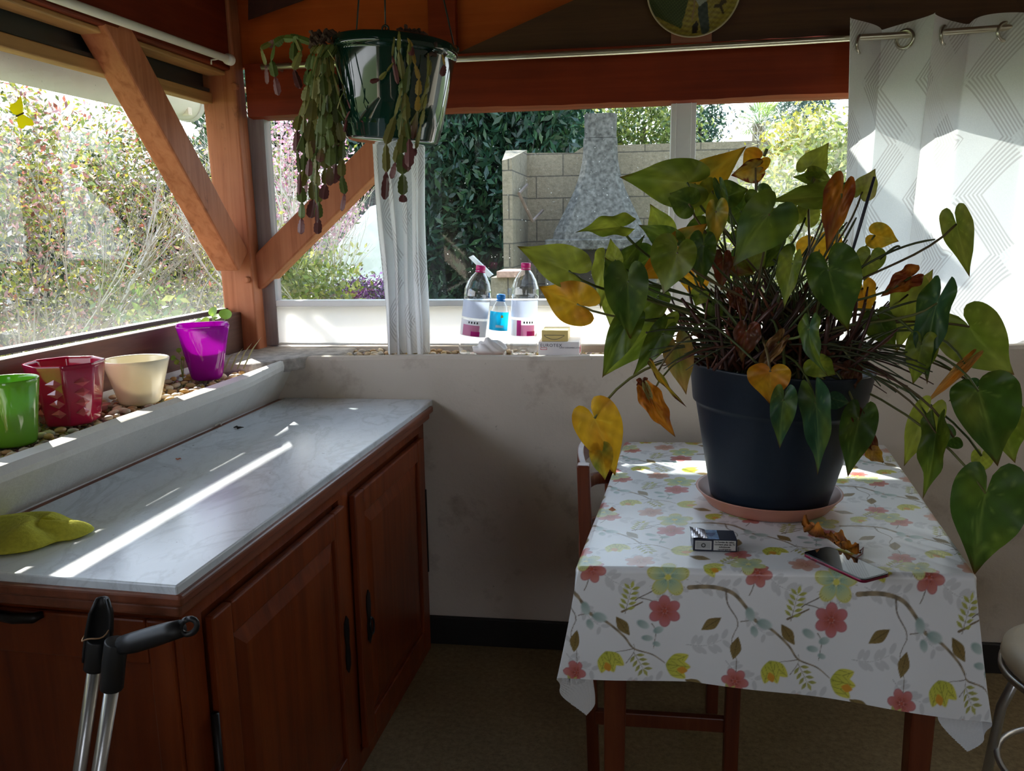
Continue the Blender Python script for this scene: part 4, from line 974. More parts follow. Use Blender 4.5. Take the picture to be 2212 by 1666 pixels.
# ------------------------------------------------------------------ tablecloth print, rasterised once into a repeating tile
TWm, THm = 316., 292.; RS = .7
tw, th_ = int(TWm/RS), int(THm/RS)
tile = np.ones((th_, tw, 3), dtype=np.float32)*np.array([.80,.80,.80], dtype=np.float32)
gx_, gy_ = np.meshgrid((np.arange(tw)+.5)*RS, (np.arange(th_)+.5)*RS)
def wrapd(cx_, cy_):
    dx = (gx_-cx_+TWm/2) % TWm - TWm/2; dy = (gy_-cy_+THm/2) % THm - THm/2; return dx, dy
def comp(a, col):
    a = np.clip(a, 0, 1)[..., None]; tile[:] = tile*(1-a)+np.asarray(col, dtype=np.float32)*a if not hasattr(col, 'shape') or col.ndim == 1 else tile*(1-a)+col*a
def ell(cx_, cy_, a, b, ang, col, al=1., soft=.12, col2=None, vein=0, tip=0.):
    dx, dy = wrapd(cx_, cy_); c, s = math.cos(ang), math.sin(ang)
    x = (dx*c+dy*s)/a; y = (-dx*s+dy*c)/b
    if tip: y = y/np.clip(1-tip*np.abs(x)**1.5, .05, 1)
    r = np.sqrt(x*x+y*y); m = np.clip((1-r)/soft, 0, 1)*al
    cc = np.asarray(col, dtype=np.float32)
    if col2 is not None:
        t = np.clip((x+1)/2, 0, 1)[..., None]; cc = np.asarray(col2, dtype=np.float32)*(1-t)+cc*t
        cc = cc.astype(np.float32)
    else: cc = np.broadcast_to(cc, tile.shape).astype(np.float32)
    if vein:
        vv = (np.abs(np.sin((x*1.0+np.abs(y)*.8)*vein)) < .22)|(np.abs(y) < .07); cc = cc*(1-.45*vv[..., None])
    a_ = m[..., None]; tile[:] = tile*(1-a_)+cc*a_
def line(pts, w0, w1, col):
    n = len(pts)
    for i in range(n-1):
        k = max(2, int(math.hypot(pts[i+1][0]-pts[i][0], pts[i+1][1]-pts[i][1])/1.5))
        for j in range(k):
            f = (i+j/k)/(n-1.); x = pts[i][0]+(pts[i+1][0]-pts[i][0])*j/k; y = pts[i][1]+(pts[i+1][1]-pts[i][1])*j/k
            w = w0+(w1-w0)*f; X0 = int((x-w-2)/RS); X1 = int((x+w+2)/RS)+1; Y0 = int((y-w-2)/RS); Y1 = int((y+w+2)/RS)+1
            ix = np.arange(X0, X1) % tw; iy = np.arange(Y0, Y1) % th_
            gx2, gy2 = np.meshgrid((np.arange(X0, X1)+.5)*RS-x, (np.arange(Y0, Y1)+.5)*RS-y)
            m = np.clip((w-np.hypot(gx2, gy2))/.7+.5, 0, 1)[..., None]; ii = np.ix_(iy, ix)
            cc = np.asarray(col)*(.75+.25*math.sin(f*90))
            tile[ii] = tile[ii]*(1-m)+cc*m
def sm(pts, n=6):
    out = []; P_ = [pts[0]]+list(pts)+[pts[-1]]
    for i in range(1, len(P_)-2):
        for j in range(n):
            t = j/n; a, b, c, d = [np.array(P_[i+k]) for k in (-1,0,1,2)]
            out.append(tuple(.5*((2*b)+(-a+c)*t+(2*a-5*b+4*c-d)*t*t+(-a+3*b-3*c+d)*t**3)))
    out.append(tuple(pts[-1])); return out
GL = (.62,.62,.62)
def greysprig(x, y, ang, sc=1.):
    pts = [(x+math.cos(ang)*t*70*sc-8*math.sin(ang)*math.sin(t*3), y+math.sin(ang)*t*70*sc+8*math.cos(ang)*math.sin(t*3)) for t in np.linspace(0,1,8)]
    line(pts, .8, .5, GL)
    for i, t in enumerate((.2,.4,.6,.8,1.)):
        for sgn in (-1,1):
            a2 = ang+sgn*.9; px_, py_ = pts[min(7, int(t*7))]
            ell(px_+math.cos(a2)*13*sc, py_+math.sin(a2)*13*sc, 12*sc, 5.5*sc, a2, GL, .9, .2)
def flower(x, y, r, n, c_in, c_out, c_edge, rot=0., core=None, fringe=False):
    for k in range(n):
        q = rot+2*PI*k/n; cx_, cy_ = x+math.cos(q)*r*.58, y+math.sin(q)*r*.58
        ell(cx_, cy_, r*.47, r*.37, q, c_edge, 1, .10)
        ell(cx_-math.cos(q)*r*.02, cy_-math.sin(q)*r*.02, r*.44, r*.33, q, c_out, 1, .2, c_in)
        for s_ in (-.25, 0, .25):
            line([(x+math.cos(q+s_*.5)*r*.15, y+math.sin(q+s_*.5)*r*.15), (x+math.cos(q+s_)*r*.5, y+math.sin(q+s_)*r*.5)], .5, .3, tuple(v*.6 for v in c_in))
        if fringe:
            for s_ in np.linspace(-.4,.4,7): line([(x+math.cos(q+s_)*r*.86, y+math.sin(q+s_)*r*.86), (x+math.cos(q+s_*1.05)*r*1.0, y+math.sin(q+s_*1.05)*r*1.0)], .5, .35, (.25,.2,.02))
    if core: ell(x, y, r*.16, r*.16, 0, core, 1, .2)
RD_i, RD_o, RD_e = (.45,.09,.05), (.62,.26,.23), (.48,.16,.18)
def fern(x, y, ang, n, l, col):
    c, s = math.cos(ang), math.sin(ang)
    line([(x, y), (x+c*l, y+s*l)], .9, .5, (.3,.26,.2))
    for i in range(n):
        t = .15+.8*i/(n-1.)
        for sg in (-1,1):
            a2 = ang+sg*1.05; ell(x+c*l*t+math.cos(a2)*10, y+s*l*t+math.sin(a2)*10, 9.5, 3.6, a2, col, 1, .2, tuple(v*.6 for v in col), tip=.8)
    ell(x+c*(l+8), y+s*(l+8), 9.5, 3.8, ang, col, 1, .2, tip=.8)
BRN = (.20,.15,.10)
greysprig(20,6,.4); greysprig(200,20,.1); greysprig(120,60,-.5,.8); greysprig(185,150,-.25); greysprig(262,175,.5,.9); greysprig(300,70,.9,.8); greysprig(60,240,-.2); greysprig(230,250,.3)
line(sm([(188,33),(230,30),(270,40),(298,68),(316,92),(347,107),(380,135),(400,160),(436,172),(462,190)]), 4.5, .9, (.34,.26,.16))
line(sm([(258,36),(262,62),(280,90),(282,105)]), 1.6, .8, BRN); line(sm([(283,104),(272,135),(282,170),(282,212)]), .9, .7, BRN)
line(sm([(0,0),(-8,30),(-14,44)]), 1.2, .8, BRN); line(sm([(288,95),(303,92),(318,88)]), .9, .7, BRN)
line(sm([(400,160),(385,164),(365,168),(350,178)]), .9, .7, BRN); line(sm([(147,13),(120,40),(92,56),(85,62)]), 1.3, .9, BRN); line(sm([(92,56),(118,62),(142,80)]), 1.1, .8, BRN)
line(sm([(60,85),(85,72),(100,64)]), 2.2, 1.2, (.26,.18,.1)); line(sm([(118,108),(126,125),(122,160)]), .9, .7, BRN); line(sm([(70,190),(84,168),(84,150)]), .9, .6, BRN)
flower(0,0,28,6,RD_i,RD_o,RD_e,.2,RD_i); flower(142,82,32,6,RD_i,(.60,.22,.24),RD_e,.5,RD_i); flower(281,214,26,6,RD_i,(.62,.24,.24),RD_e,.1,RD_i)
flower(147,13,41,5,(.30,.50,.40),(.68,.66,.22),(.60,.58,.16),-.3,(.70,.66,.12),True)
fern(66,88,-1.35,5,52,(.50,.50,.10)); fern(84,168,1.05,4,40,(.46,.45,.12)); fern(250,262,-.9,4,34,(.50,.50,.14))
for (x, y, q) in ((62,114,.95),(232,104,2.5),(280,148,1.75),(206,232,.4)):
    ell(x, y, 24, 11.5, q, (.27,.19,.06), 1, .08, (.20,.13,.04), vein=12, tip=.75)
TE, TE2 = (.55,.64,.60), (.22,.34,.31)
for (x, y, q, a, b) in ((305,80,1.3,16,10),(333,97,.3,17,11),(314,112,1.2,12,8),(101,110,.5,15,9),(131,121,-.4,12,8),(110,138,.1,13,7),(128,150,.3,9,6)):
    ell(x, y, a, b, q, TE, .95, .3, TE2)
def tulip(x, y, q, r):
    for s_ in (-.55, .55, 0):
        ell(x+math.cos(q+s_)*r*.55, y+math.sin(q+s_)*r*.55, r*.6, r*.33, q+s_, (.70,.66,.10), 1, .12, (.48,.50,.06), vein=5, tip=.5)
    ell(x+math.cos(q+.25)*r*.78, y+math.sin(q+.25)*r*.78, r*.28, r*.2, q, (.66,.30,.03), 1, .2, tip=.6)
tulip(148,192,.1,42); tulip(30,168,1.2,40); tulip(216,270,.5,34)
flower(90,256,30,6,(.50,.22,.12),(.66,.42,.36),(.58,.34,.3),.3,(.5,.25,.15)); flower(300,262,34,5,(.34,.46,.36),(.66,.66,.28),(.58,.58,.2),.4,(.66,.62,.2),True)
# ------------------------------------------------------------------ tablecloth
OU, OVF, OVB = .265, .235, .02
us = np.concatenate([np.arange(-OU, WT+OU+1e-6, .0017)]); vs_ = np.concatenate([np.arange(-OVF, .02, .0014), np.arange(.02, DT+OVB, .0024)])
outL = (A_-B_).normalized(); outF = (A_-C_).normalized(); 
hk = [(0,(0,0)),(14,(.17,.0)),(34,(.12,.09)),(54,(-.12,.14)),(75,(-.12,.12)),(90,(0,.0))]
def hkey(d):
    for i in range(len(hk)-1):
        if d <= hk[i+1][0]:
            f = (d-hk[i][0])/(hk[i+1][0]-hk[i][0]); f = f*f*(3-2*f); return [hk[i][1][k]+(hk[i+1][1][k]-hk[i][1][k])*f for k in (0,1)]
    return (0,0)
HK = np.array([hkey(x) for x in np.linspace(0,90,181)])
U, Vv = np.meshgrid(us, vs_)
cu = np.clip(U, 0, WT)/WT; cv = np.clip(Vv, 0, DT)/DT
An, Bn, Cn, Dn = [np.array(tuple(x)) for x in (A_,B_,C_,D_)]
base = (An*(1-cu)[...,None]+Bn*cu[...,None])*(1-cv)[...,None]+(Cn*(1-cu)[...,None]+Dn*cu[...,None])*cv[...,None]
aL = np.clip(-U, 0, None); aR = np.clip(U-WT, 0, None); bF = np.clip(-Vv, 0, None)*(1+.25*np.clip((U/WT-.3)/.7, 0, 1)); bB = np.clip(Vv-DT, 0, None)
a = aL+aR; b = bF+bB; r = np.hypot(a, b); phi = np.degrees(np.arctan2(a, b)); phi[r == 0] = 0
hi_ = np.clip((phi*2).astype(int), 0, 180); h = HK[hi_]
side = np.where(aL > 0, 1., -1.)[..., None]
oL = np.array(tuple(outL)); oF = np.array(tuple(outF))
corner = ((a > 0) & (b > 0))
hor = (oL*side)*h[..., 0:1] - oF*h[..., 1:2]
hn = np.clip(np.linalg.norm(hor, axis=-1), 0, .95)
rad = .010
drop = np.where(r < rad*1.57, rad*(1-np.cos(r/rad)), rad+(r-rad*1.57)); outw = np.where(r < rad*1.57, rad*np.sin(r/rad), rad)
flF = np.where(b > 0, 1, 0)*np.cos(np.radians(phi)); flL = np.where(a > 0, 1, 0)*np.sin(np.radians(phi))
wavF = .010*(r/.23)*(.8+.5*np.sin(U*9+.6)+.25*np.sin(U*21+1)); wavL = .010*(r/.23)*(1+.8*np.sin(Vv*13))
pos = base.copy()
dr = np.where(corner, drop*np.sqrt(1-hn**2), drop)
pos += oF*(flF*np.where(bB > 0, -1, 1)*(outw+wavF))[..., None] + (oL*side)*(flL*(outw+wavL))[..., None]
pos += np.where(corner[..., None], hor*drop[..., None], 0)
wr = .0012*np.sin(U*14+Vv*6)*np.sin(Vv*9-U*5)+.0016*np.exp(-((U-WT*.95)/.09)**2-((Vv-.12)/.12)**2)*np.sin((U+Vv)*60)
pos[..., 2] = ZT - dr + np.where(r == 0, np.abs(wr), 0)
nv_, nu_ = U.shape
idx = np.arange(nv_*nu_).reshape(nv_, nu_)
Fc = np.stack([idx[:-1,:-1], idx[:-1,1:], idx[1:,1:], idx[1:,:-1]], -1).reshape(-1, 4)
# sample the print: across = u, down the front = -v ; origin chosen so the first red flower sits on the near edge
tx_ = ((U*1000-22) % TWm)/RS; ty_ = ((-Vv*1000-8) % THm)/RS
x0 = np.floor(tx_-.5).astype(int); y0 = np.floor(ty_-.5).astype(int); fx_ = (tx_-.5-x0)[..., None]; fy_ = (ty_-.5-y0)[..., None]
g = lambda yy, xx: tile[yy % th_, xx % tw]
colr = g(y0,x0)*(1-fx_)*(1-fy_)+g(y0,x0+1)*fx_*(1-fy_)+g(y0+1,x0)*(1-fx_)*fy_+g(y0+1,x0+1)*fx_*fy_
CL, cnt, cb = nm('floral_oilcloth')
va = cnt.nodes.new('ShaderNodeVertexColor'); va.layer_name = 'Col'; ge = cnt.nodes.new('ShaderNodeNewGeometry')
wv_ = noise(cnt, 400., 2); back = ramp(cnt, wv_, [(.3, (.74,.74,.74)), (.7, (.78,.78,.78))])
cc = mixc(cnt, ge.outputs['Backfacing'], va.outputs['Color'], back); link(cnt, cc, cb.inputs['Base Color']); setv(cb, 'Roughness', .3); setv(cb, 'Specular IOR Level', .5)
tc_o = fast('tablecloth', pos.reshape(-1, 3), Fc, CL, cols=colr.reshape(-1, 3), smooth=True)
tag(tc_o, 'white oilcloth printed with red and yellow flowers draped over the table', 'tablecloth')
# ------------------------------------------------------------------ chair pushed in from the left
YN, YFp = 1.87, 2.235
ch = thing('dining_chair', (.08,2.05,0), 'dark red wooden chair tucked under the left side of the table', 'chair')
xb0, xb1 = P(1262,1008,YN).x-.002, P(1314,1000,YFp).x+.0
def bar(a, b, wx, wy, name, k=1., par=ch):
    a, b = Vector(a), Vector(b); hx, hy = wx/2, wy/2
    MB().hexa([a+Vector((-hx*k,-hy*k,0)),a+Vector((hx*k,-hy*k,0)),a+Vector((hx*k,hy*k,0)),a+Vector((-hx*k,hy*k,0)),b+Vector((-hx,-hy,0)),b+Vector((hx,-hy,0)),b+Vector((hx,hy,0)),b+Vector((-hx,hy,0))]).build(name, WCHR, par, bevel=.004)
zt_ = .856
bar((xb0+.03,YN,0),(xb0,YN,zt_), .030,.034,'rear_leg'); bar((xb1+.03,YFp,0),(xb1,YFp,zt_), .030,.034,'rear_leg')
bar((.27,YN-.02,0),(.27,YN-.02,.44), .034,.034,'front_leg'); bar((.27,YFp+.02,0),(.27,YFp+.02,.44), .034,.034,'front_leg')
def rail(z0, z1, bow, name):
    mb = MB()
    def f(u, v):
        y = YN+.017+(YFp-YN-.034)*u; x = xb0+(xb1-xb0)*u; q = math.sin(PI*u)
        return Vector((x-bow*q, y, z0+(z1-z0)*v+(.012*q if z1 > .8 else .03*q)))
    n = 14; vs = []
    for i in range(n):
        u = i/(n-1.)
        for (dx, v) in ((-.008,0),(.008,0),(.008,1),(-.008,1)): vs.append(f(u, v)+Vector((dx,0,0)))
    mb.add(vs, [(i*4+k, i*4+(k+1)%4, (i+1)*4+(k+1)%4, (i+1)*4+k) for i in range(n-1) for k in range(4)]+[(3,2,1,0),tuple((n-1)*4+k for k in range(4))])
    mb.build(name, WCHR, ch, bevel=.003)
rail(.80,.85,.035,'top_rail'); rail(.70,.735,.03,'back_rail'); rail(.58,.61,.03,'back_rail')
mb = MB(); mb.hexa([Vector(p) for p in ((xb0+.03,YN-.03,.44),(.29,YN-.04,.44),(.29,YFp+.04,.44),(xb1+.03,YFp+.03,.44),(xb0+.03,YN-.03,.462),(.29,YN-.04,.462),(.29,YFp+.04,.462),(xb1+.03,YFp+.03,.462))])
mb.build('seat', WCHR, ch, bevel=.006)
for (y) in (YN-.01, YFp+.01):
    MB().box((xb0+.03,y-.010,.195),(.27,y+.010,.232)).build('stretcher', WCHR, ch, bevel=.003)
    MB().box((xb0+.03,y-.010,.385),(.27,y+.010,.44)).build('seat_rail', WCHR, ch, bevel=.003)
MB().box((.26,YN,.385),(.28,YFp,.44)).build('seat_rail', WCHR, ch, bevel=.003)
# ------------------------------------------------------------------ stool at the right edge
sc_ = Vector((1.035,1.79,0)); st = thing('stool', sc_, 'round cream stool with metal legs at the right edge beside the table', 'stool')
SEATC = mat('cream_vinyl', (.62,.54,.42), .45, .05)
MB().lathe((sc_.x,sc_.y,.425), [(.001,0),(.17,0),(.185,.008),(.19,.022),(.186,.04),(.165,.052),(.10,.056),(.001,.056)], 56).build('seat', SEATC, st, smooth=True)
MB().lathe((sc_.x,sc_.y,.413), [(.18,0),(.192,0),(.192,.014),(.18,.014)], 56, close=True).build('seat_trim', ALU, st, smooth=True)
for k in range(4):
    q = PI/4+k*PI/2+.35; d = Vector((math.cos(q), math.sin(q), 0)); 
    MB().tube([sc_+d*.14+Vector((0,0,.42)), sc_+d*.175+Vector((0,0,.3)), sc_+d*.20+Vector((0,0,.0))], .011, 12).build('leg', ALU, st, smooth=True)
MB().tube([sc_+Vector((.175*math.cos(q), .175*math.sin(q), .19)) for q in np.linspace(0,2*PI,40)], .007, 8, cap=False).build('foot_ring', ALU, st, smooth=True)
# ------------------------------------------------------------------ small things on the table
zt0 = .7515
pk0, pk1 = PZ(1497,1190,zt0), PZ(1592,1193,zt0); xd = (pk1-pk0).normalized(); yd = Vector((-xd.y,xd.x,0)); wl = (pk1-pk0).length; dd, hh = .055, .0255
pk = thing('cigarette_pack', (pk0+pk1)/2+yd*dd/2, 'open dark cigarette pack lying on the tablecloth in front of the pot', 'cigarette pack')
Z = Vector((0,0,1))
def pb(a, b, c_, d_, z0, z1, name, m, par=pk, bev=0.): 
    q = lambda u, v, z: pk0+xd*u+yd*v+Z*z
    return MB().hexa([q(a,c_,z0),q(b,c_,z0),q(b,d_,z0),q(a,d_,z0),q(a,c_,z1),q(b,c_,z1),q(b,d_,z1),q(a,d_,z1)]).build(name, m, par, bevel=bev)
pb(0,wl,0,dd,0,hh,'carton',mat('dark_navy_card', (.012,.013,.03), .35, .1),bev=.0008)
pic = mat('blue_health_photo', (.16,.28,.48), .35, .6, 60.)
pb(.026,.052,.002,dd-.002,hh,hh+.0003,'health_photo',pic)
MB().lathe(pk0+xd*.037+yd*.028+Z*(hh+.0003), [(.001,.0003),(.009,.0003),(.009,0)], 14, shape=lambda q, z: 1+.25*math.sin(3*q)).build('photo_figure', mat('dark_blue_print', (.05,.07,.18), .4, .3, 80.), pk)
foil = MB(); fv = []
for i in range(9):
    for j in range(9):
        u, v = i/8., j/8.; fv.append(pk0+xd*(-.003+.031*u*(1-.35*(1-v)*0))+yd*(.002+(dd-.003)*v)+Z*(hh+.001+.0022*abs(math.sin(u*4+v*2.2))*(1-u*.6)+.004*(1-u)*v))
foil.add(fv, [(i*9+j,(i+1)*9+j,(i+1)*9+j+1,i*9+j+1) for i in range(8) for j in range(8)]); foil.build('foil', mat('silver_foil', (.8,.74,.78), .22, .08, metal=.8), pk)
CARD = mat('pale_label_card', (.50,.49,.46), .5, .04)
pb(.004,.0365,-.0004,0,.0035,hh-.0035,'stamp_label',CARD); pb(.006,.0345,-.0006,0,.0053,hh-.0053,'stamp_field',mat('grey_field', (.33,.33,.32), .5, .08))
MB().tube([pk0+xd*(.0203+.0036*math.cos(q))+yd*(-.0008)+Z*(hh/2+.0036*math.sin(q)) for q in np.linspace(0,2*PI,24)], .0009, 6).build('stamp_ring', INK, pk)
pb(.0405,wl-.003,-.0004,0,.0025,hh-.002,'warning_label',CARD)
cxm = pk0+xd*((.0405+wl-.003)/2)-yd*.0005
for i, s_ in enumerate(('La fumée du tabac','contient plus de 70','substances','cancérigènes')):
    text('warning_text', s_, .0052, cxm+Z*(hh-.0068-.0051*i), xd, Z, INK, pk, 'CENTER', bold=.00008)
text('pack_text', 'x', .001, pk0+xd*.07+yd*.02+Z*hh, xd, yd, INK, pk) if 0 else None
text('pack_mark', 'Filter', .007, pk0+xd*.067+yd*.048+Z*(hh+.0002), -yd, xd, mat('grey_print', (.35,.35,.37), .5), pk) if 0 else None
# phone
c1, c2, c3, c4_ = PZ(1861,1262,zt0), PZ(1917,1244,zt0), PZ(1790,1189,zt0), PZ(1740,1205,zt0)
e1 = ((c4_-c1)+(c3-c2)).normalized(); e2 = Vector((e1.y,-e1.x,0)); 
if e2.dot(c2-c1) < 0: e2 = -e2
lp, wp = .150, .072; o_ = (c1+c2+c3+c4_)/4; ph = thing('smartphone', o_, 'black smartphone with red rim lying face up beside the fallen brown leaf', 'phone')
def rr_poly(l, w, r, z):
    out = []
    for (sx, sy, q0) in ((1,1,0),(-1,1,PI/2),(-1,-1,PI),(1,-1,1.5*PI)):
        for k in range(7):
            q = q0+PI/2*k/6; out.append(o_+e1*(sx*(l/2-r)+r*math.cos(q))+e2*(sy*(w/2-r)+r*math.sin(q))+Z*z)
    return out
MB().prism(rr_poly(lp,wp,.011,.001), (0,0,.0060)).build('body', mat('phone_red_metal', (.16,.005,.028), .3, .1, metal=.5), ph, bevel=.0015)
MB().prism(rr_poly(lp,wp,.011,.0068), (0,0,.0016)).build('bezel', mat('phone_black', (.008,.008,.01), .15, .1), ph, bevel=.0008)
MB().prism(rr_poly(lp-.008,wp-.006,.009,.0084), (0,0,.0003)).build('screen', mat('phone_screen', (.006,.006,.008), .03, .05, coat=1.), ph)
for k, (u0, u1) in enumerate(((.015,.036),(.042,.052))):
    s_ = -1 if e2.dot(Vector((0,-1,0))) > 0 else 1
    p = o_+e2*(-wp/2) if (o_+e2*(-wp/2)).y < (o_+e2*(wp/2)).y else o_+e2*(wp/2)
    MB().tube([p+e1*u0+Z*.0045, p+e1*u1+Z*.0045], .0012, 6).build('side_button', mat('button_black', (.01,.01,.01), .3), ph, smooth=True)
# ------------------------------------------------------------------ potted plant
px_c = Vector((.345,1.935,0))
SAUC = mat('terracotta_plastic', (.42,.17,.115), .45, .08)
zs = .7525
so = MB().lathe((px_c.x,px_c.y,zs), [(.001,0),(.135,0),(.140,.003),(.158,.026),(.164,.034),(.167,.036),(.165,.0375),(.160,.036),(.137,.006),(.001,.005)], 72).build('saucer', SAUC, smooth=True)
tag(so, 'round terracotta saucer under the dark blue pot', 'saucer')
pp = thing('potted_plant', (px_c.x,px_c.y,zs+.0065), 'large yellowing heart-leaved plant in a dark blue pot on the table', 'potted plant')
zb_ = zs+.0065
PT = Matrix.Rotation(.045, 3, 'Y')
PBL = mat('dark_blue_pot_plastic', (.009,.015,.025), .40, .1, 60., spec=.35)
pr = [(.001,.006),(.118,.006),(.130,.006),(.134,.010)]+[(.134+.048*f, .01+.215*f) for f in np.linspace(.1,1,10)]+[(.1835,.232),(.190,.236),(.1915,.24),(.2035,.322),(.2055,.327),(.204,.330),(.200,.328),(.188,.25),(.17,.19),(.001,.185)]
MB().lathe((px_c.x,px_c.y,zb_), pr, 80, mat=PT).build('pot', PBL, pp, smooth=True)
mb = MB(); mb.lathe((px_c.x,px_c.y,zb_), [(.189,.262),(.14,.28),(.08,.30),(.001,.31)], 48, shape=lambda q, z: 1-.012+.012*math.sin(11*q), mat=PT)
mb.build('soil', SOIL, pp, smooth=True)
LEAF = colmat('leaf_blade', .36, .42, .28)
STK = colmat('leaf_stalk', .45, .05)
PAL = dict(G=(.135,.19,.016), D=(.045,.092,.012), L=(.34,.38,.04), Y=(.62,.34,.015), O=(.56,.19,.012), R=(.20,.035,.010), B=(.10,.035,.015), P=(.40,.36,.13), V=(.20,.22,.03), T=(.45,.24,.07), S=(.035,.10,.045))
PHI = [0,6,14,26,42,60,80,100,120,140,156,168,176,180]
RHO = [1.04,.88,.765,.675,.62,.585,.56,.55,.55,.535,.475,.34,.16,.08]
rl = random.Random(21)
def leaf(bx, by, tx, ty, w, Y, c, dY=0., roll=0., fold=.18, droop=.12, curl=0., c2=None, mixa=.5, edge=None, stalk=True, root=None, lobe=1., crumple=0., name='leaf', bend=None):
    b3 = P(bx, by, Y); t3 = P(tx, ty, Y+dY); ax = t3-b3; l = ax.length; ax.normalize()
    vw = ((b3+t3)/2-CAM).normalized(); lat = ax.cross(vw).normalized(); lat = (Matrix.Rotation(math.radians(roll), 3, ax) @ lat); nr_ = lat.cross(ax)
    if nr_.dot(vw) > 0: nr_ = -nr_          # towards the camera
    half = w/2./F*(b3-CAM).dot(FW)/max(.35, math.cos(math.radians(roll)))
    kx = l; ky = half/.56
    na, nrg = 44, 9
    V = [b3]; cols = []
    pc, sc2 = np.array(PAL[c]), np.array(PAL[c2 or c]); se = rl.uniform(0, 100); asy = rl.uniform(-.16,.16); twi = rl.uniform(-.55,.55); hook = rl.uniform(-.16,.16); wv_a = rl.uniform(.02,.055); ec = np.array(PAL[edge]) if edge else None
    def colour(x, y, rf):
        n1 = .5+.5*math.sin(x*5+se)*math.cos(y*6+se*1.7); n1 = min(1, max(0, n1+(mixa-.5)*1.6))
        cc = pc*(1-n1)+sc2*n1
        q = math.atan2(abs(y), x)
        vein = abs(y) < .018 or (abs(math.sin((x-.55*abs(y))*13+se)) < .085 and rf > .1)
        if vein: cc = cc*1.0+np.array([.06,.07,.015])*.9
        cc = cc*(1+.16*math.sin(x*23+se)*math.sin(y*19+se))
        if ec is not None and rf > .86+.1*math.sin(q*9+se): cc = ec
        if rf > .97 and q < .1: cc = np.array(PAL['R'])*.4
        return np.clip(cc, .003, 1)
    cols.append(colour(0, 0, 0))
    for i in range(1, nrg+1):
        f = i/nrg
        for j in range(na):
            s_ = (j/na)*2-1; ph_ = abs(s_)**1.0*180
            k = 0
            while k < len(PHI)-2 and ph_ > PHI[k+1]: k += 1
            rho = RHO[k]+(RHO[k+1]-RHO[k])*(ph_-PHI[k])/(PHI[k+1]-PHI[k])
            sg = 1 if s_ > 0 else -1; a = math.radians(ph_)
            x = rho*math.cos(a)*f; y = sg*rho*math.sin(a)*f
            y *= 1+asy*sg
            if x < 0: x *= lobe*.8*(1+.5*asy*sg)
            xx, yy = x, y + hook*max(0, x)**2.2
            z = fold*abs(y)*half/.56*1.0 - droop*l*(x*x if x > 0 else .6*x*x) + wv_a*l*math.sin(6*a*sg+se)*f**2.5 + twi*x*y*half/.56
            if curl: z -= curl*half*(abs(y)/.5)**2
            if crumple: z += crumple*l*(math.sin(x*17+se)*math.cos(y*15+se*2)+.6*math.sin(y*31+x*9+se)); yy *= 1+crumple*2*math.sin(x*13+se); 
            p = b3+ax*(kx*xx)+lat*(ky*yy)+nr_*z
            if bend: p += lat*bend*l*(x*x)
            V.append(p); cols.append(colour(x, y, f))
    Fc = [(0,1+j,1+j+1) for j in range(na-1)]
    mb = MB(); mb.add(V, Fc+[(1+(i-1)*na+j, 1+i*na+j, 1+i*na+j+1, 1+(i-1)*na+j+1) for i in range(1, nrg) for j in range(na-1)])
    o = mb.build(name, LEAF, pp, smooth=True, cols=cols, fix=False)
    if stalk:
        rt = Vector((px_c.x+rl.uniform(-.10,.10), px_c.y+rl.uniform(-.09,.09), zb_+.29)) if root is None else root
        dv = b3-rt; hz = math.hypot(dv.x, dv.y)
        c1_ = rt+Vector((dv.x*.15, dv.y*.15, .10+max(0, dv.z)*.45)); up_ = .05+.25*hz if dv.z < .12 else .02
        c2_ = b3-Vector((dv.x*.22, dv.y*.22, 0))+Z*(up_ if b3.z < rt.z+.15 else -.06)
        if b3.z > rt.z+.18: c2_ = b3-(b3-rt)*.25-Z*.03
        pts = bez(rt, c1_, c2_, b3, 14); r_ = rl.uniform(.0022,.0030)
        sg = [(.10,.13,.03),(.08,.11,.03),(.14,.10,.04),(.17,.17,.05)][rl.randrange(4)]
        s_ = MB(); s_.tube(pts, [r_*1.25]+[r_]*(len(pts)-2)+[r_*.9], 7)
        s_.build('stalk', STK, o, smooth=True, cols=[sg]*len(s_.v))
    return o
